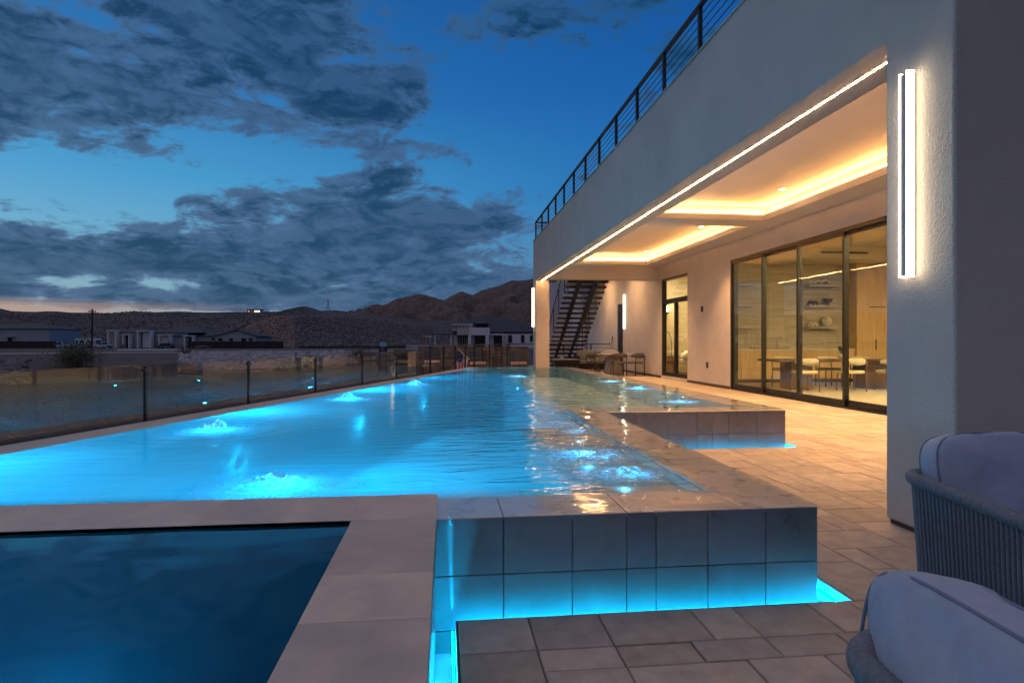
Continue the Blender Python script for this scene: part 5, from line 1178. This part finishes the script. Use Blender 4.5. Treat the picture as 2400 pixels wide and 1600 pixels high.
# power pole and far pylon
pp = thing('power_pole', 'tall wooden utility pole with two crossarms', 'utility pole', (*pix(216, 175)[:2], -.8), -TH)
MB().tube([(0, 0, 0), (0, 0, 11.5)], [.26, .2], 10).build('pole', M['block_wall'], pp); B(-1.1, -.1, 10.6, 1.1, .1, 10.85).build('crossarm', M['block_wall'], pp); B(-.8, -.1, 9.9, .8, .1, 10.1).build('crossarm', M['block_wall'], pp)
for x in (-.95, -.4, .4, .95): B(x-.06, -.06, 10.85, x+.06, .06, 11.15).build('insulator', M['far_grey'], pp)
ty_ = thing('transmission_tower', 'faint lattice pylon on the hill crest', 'pylon', (*pix(769, 690)[:2], ground_z(*pix(769, 690)[:2])-1), -TH)
for x in (-1, 1):
    for y in (-1, 1): MB().tube([(x*2.4, y*2.4, 0), (x*.5, y*.5, 9), (x*.5, y*.5, 15)], .16, 4).build('leg', M['far_grey'], ty_)
for z, w_ in ((9, 4.5), (12, 5.5), (15, 3.5)): MB().tube([(-w_, 0, z), (w_, 0, z)], .16, 4).build('crossarm', M['far_grey'], ty_)
for z in (2, 4.5, 7): q = 2.4-z*.21; MB().tube([(-q, -q, z), (q, -q, z+2), (q, q, z), (-q, q, z+2), (-q, -q, z)], .1, 4).build('brace', M['far_grey'], ty_)
# the lit house far up the hill
hl = thing('hill_house', 'tiny lit house high on the far hillside', 'house', (*pix(594, 560)[:2], ground_z(*pix(594, 560)[:2])-.4), -TH)
B(-6, 0, 0, 6, 8, 3.2).build('wall', M['far_tan'], hl); B(-6.6, -.6, 3.2, 6.6, 8.6, 3.6).build('roof', M['roof_dark'], hl)
for x, w_ in ((-4.6, .6), (1.0, 2.4), (3.9, 1.2), (5.2, .8)): B(x, -.05, .9, x+w_, -.005, 2.3).build('lit_window', emitter('lit_window', (1, .82, .62) if x > -4 else (1, .16, .08), 2.2), hl)
# vehicles
def wheel(parent, x, y, r=.38, w_=.24):
    wh = MB().lathe([(r, -w_/2), (r, w_/2)], 20).xf(Matrix.Translation((x, y, r)) @ Matrix.Rotation(R(90), 4, 'X')).build('wheel', M['tyre'], parent); MB().lathe([(r*.55, -w_/2-.01), (r*.55, w_/2+.01)], 14).xf(Matrix.Translation((x, y, r)) @ Matrix.Rotation(R(90), 4, 'X')).build('rim', M['steel'], wh)
def profile(name, poly, y0, y1, mat, parent, bevel=.06):
    mb = MB(); n = len(poly); mb.v = [(x, y0, z) for x, z in poly]+[(x, y1, z) for x, z in poly]; mb.f = [tuple(range(n)), tuple(range(2*n-1, n-1, -1))]+[(i, i+n, (i+1) % n+n, (i+1) % n) for i in range(n)]; mb.mi = [0]*len(mb.f)
    return mb.build(name, mat, parent, bevel=bevel)
def pickup(label, px_, d, rz):
    p = pix(px_, d); t_ = thing('pickup_truck', label, 'truck', (p.x, p.y, ground_z(p.x, p.y)), rz)
    profile('body', [(-2.8, .45), (2.8, .45), (2.85, .95), (2.7, 1.12), (1.25, 1.18), (-.85, 1.18), (-.85, 1.22), (-2.8, 1.22)], -.98, .98, M['car_white'], t_)
    c = profile('cab', [(-.85, 1.18), (1.25, 1.18), (.55, 1.88), (-.7, 1.9)], -.88, .88, M['car_white'], t_)
    for y in (-.885, .881): profile('window', [(-.7, 1.24), (1.0, 1.24), (.45, 1.78), (-.6, 1.8)], y, y+.004, M['win'], c, 0)
    mb = MB().face([(1.24, -.8, 1.2), (1.24, .8, 1.2), (.585, .75, 1.86), (.585, -.75, 1.86)]).xf(Matrix.Translation((.02, 0, .015))); mb.build('windscreen', M['win'], c)
    B(2.84, -.7, .62, 2.87, .7, .92).build('grille', M['black'], t_); B(2.6, -.99, .42, 2.98, .99, .6).build('bumper', M['steel'], t_, bevel=.03)
    for y in (-.85, .85): B(2.8, y-.14, .8, 2.88, y+.14, 1.0).build('headlight', M['glass'], t_)
    for x in (-1.85, 1.85):
        for y in (-.86, .86): wheel(t_, x, y)
    return t_
pickup('white pickup truck parked in front of the travel trailer', 241, 178, R(-28)); pickup('white pickup half hidden by the end of the dark block wall', 139, 186, R(-160))
p = pix(207, 190); rv = thing('travel_trailer', 'white travel trailer with dark swooping graphics', 'trailer', (p.x, p.y, ground_z(p.x, p.y)), R(-18))
profile('body', [(-3.9, .55), (3.6, .55), (4.0, .9), (4.0, 2.6), (3.6, 3.1), (-3.7, 3.1), (-3.9, 2.9)], -1.2, 1.2, M['car_white'], rv)
for x, w_, z0, z1 in ((-3.3, .7, 1.9, 2.5), (-1.6, 1.0, 1.8, 2.5), (1.0, .8, 1.8, 2.5)): B(x, -1.235, z0, x+w_, -1.201, z1).build('window', M['win'], rv)
B(2.3, -1.23, .7, 3.0, -1.201, 2.6).build('trailer_door', M['win'], rv)
for k in range(5): profile('graphic', [(-3.7+k*1.25, .7), (-3.1+k*1.25, .7), (-2.7+k*1.25, 1.5), (-3.0+k*1.25, 2.3), (-3.3+k*1.25, 1.6)], -1.222, -1.204, M['win'], rv, 0)
B(4.0, -.9, 1.5, 4.02, .9, 2.4).build('front_window', M['win'], rv); B(3.6, -.06, .45, 5.1, .06, .57).build('hitch', M['black'], rv)
for x in (-.9, .1):
    for y in (-1.1, 1.1): wheel(rv, x, y, .36)
def suv(label, px_, d, rz, mat):
    p = pix(px_, d); t_ = thing('parked_car', label, 'car', (p.x, p.y, ground_z(p.x, p.y)), rz)
    profile('body', [(-2.3, .4), (2.3, .4), (2.35, .85), (1.3, 1.0), (.6, 1.62), (-2.1, 1.65), (-2.35, 1.0)], -.92, .92, mat, t_)
    for y in (-.925, .921): profile('window', [(-2.0, 1.05), (1.05, 1.05), (.5, 1.52), (-1.95, 1.55)], y, y+.004, M['win'], t_, 0)
    for x in (-1.4, 1.45):
        for y in (-.82, .82): wheel(t_, x, y, .35)
suv('small dark parked vehicle in front of the lower garage door', 387, 166, R(170), material('dark_car', (.06, .07, .09), .35)); suv('pale parked car between the block wall and the trailer', 160, 205, R(20), M['car_white'])
# dirt mound, stake sign, shrub
p = pix(473, 160); heap('dirt_mound', 'low heap of dirt before the dark block wall', 'dirt', (p.x, p.y, ground_z(p.x, p.y)-.1), 2.2, 1.6, .95, M['earth'], 2.0)
p = pix(92, 19.5); gz = ground_z(p.x, p.y); ss = thing('stake_sign', 'small pale sign on a leaning stake in the dirt', 'sign', (p.x, p.y, gz-.05), -TH)
MB().tube([(0, 0, 0), (-.10, 0, .62)], .012, 6).build('stake', M['block_wall'], ss); B(-.16, -.02, .40, -.04, -.012, .72).build('panel', material('faded_panel', (.30, .24, .2), .8), ss)
M['bush'] = material('creosote_leaf', (.085, .085, .03), .8, .4, 3, rnd=.2, world=True)
def bush(label, px_, d, w_, h, n, seed):
    p = pix(px_, d); t_ = thing('desert_bush', label, 'bush', (p.x, p.y, ground_z(p.x, p.y)), 0, 'desert bushes'); r = np.random.default_rng(seed)
    st_ = MB(); V, Fq = [], []
    for k in range(16):
        a = r.uniform(0, 6.28); b = r.uniform(.15, .95); tip = Vector((math.cos(a)*w_*b*.5, math.sin(a)*w_*b*.5, h*r.uniform(.6, 1)*(1-.45*b*b))); st_.tube([(0, 0, 0), tuple(tip*.55+Vector((0, 0, .08*h))), tuple(tip)], [.03, .018, .006], 5)
        for q in range(n//16):
            c = tip*r.uniform(.35, 1.05)+Vector(r.normal(0, .10*w_, 3)); c.z = max(.02, c.z); s_ = r.uniform(.02, .045)*w_**.4; d1 = Vector(r.normal(0, 1, 3)).normalized()*s_; d2 = Vector(r.normal(0, 1, 3)).normalized()*s_*.6
            i = len(V); V += [c-d1, c+d2, c+d1, c-d2]; Fq.append((i, i+1, i+2, i+3))
    st_.build('stems', M['block_wall'], t_); link('crown', npmesh('crown', [tuple(v) for v in V], Fq, M['bush']), t_)
bush('rounded olive shrub on the bank below the road', 178, 47, 4.4, 1.7, 5200, 1); bush('low olive shrub near the site sign', 842, 58, 3.4, 1.6, 1300, 2); bush('small dry shrub at the edge of the rubble', 432, 62, 2.2, 1.2, 900, 3)
bush('dark planted shrub beside the tall garage door', 369, 184, 1.8, 2.2, 400, 4); bush('dark planted shrub beside the entry portal', 288, 184, 2.0, 2.0, 400, 5); bush('feathery palm-like shrub before the lower garage door', 396, 178, 2.6, 3.2, 400, 6)
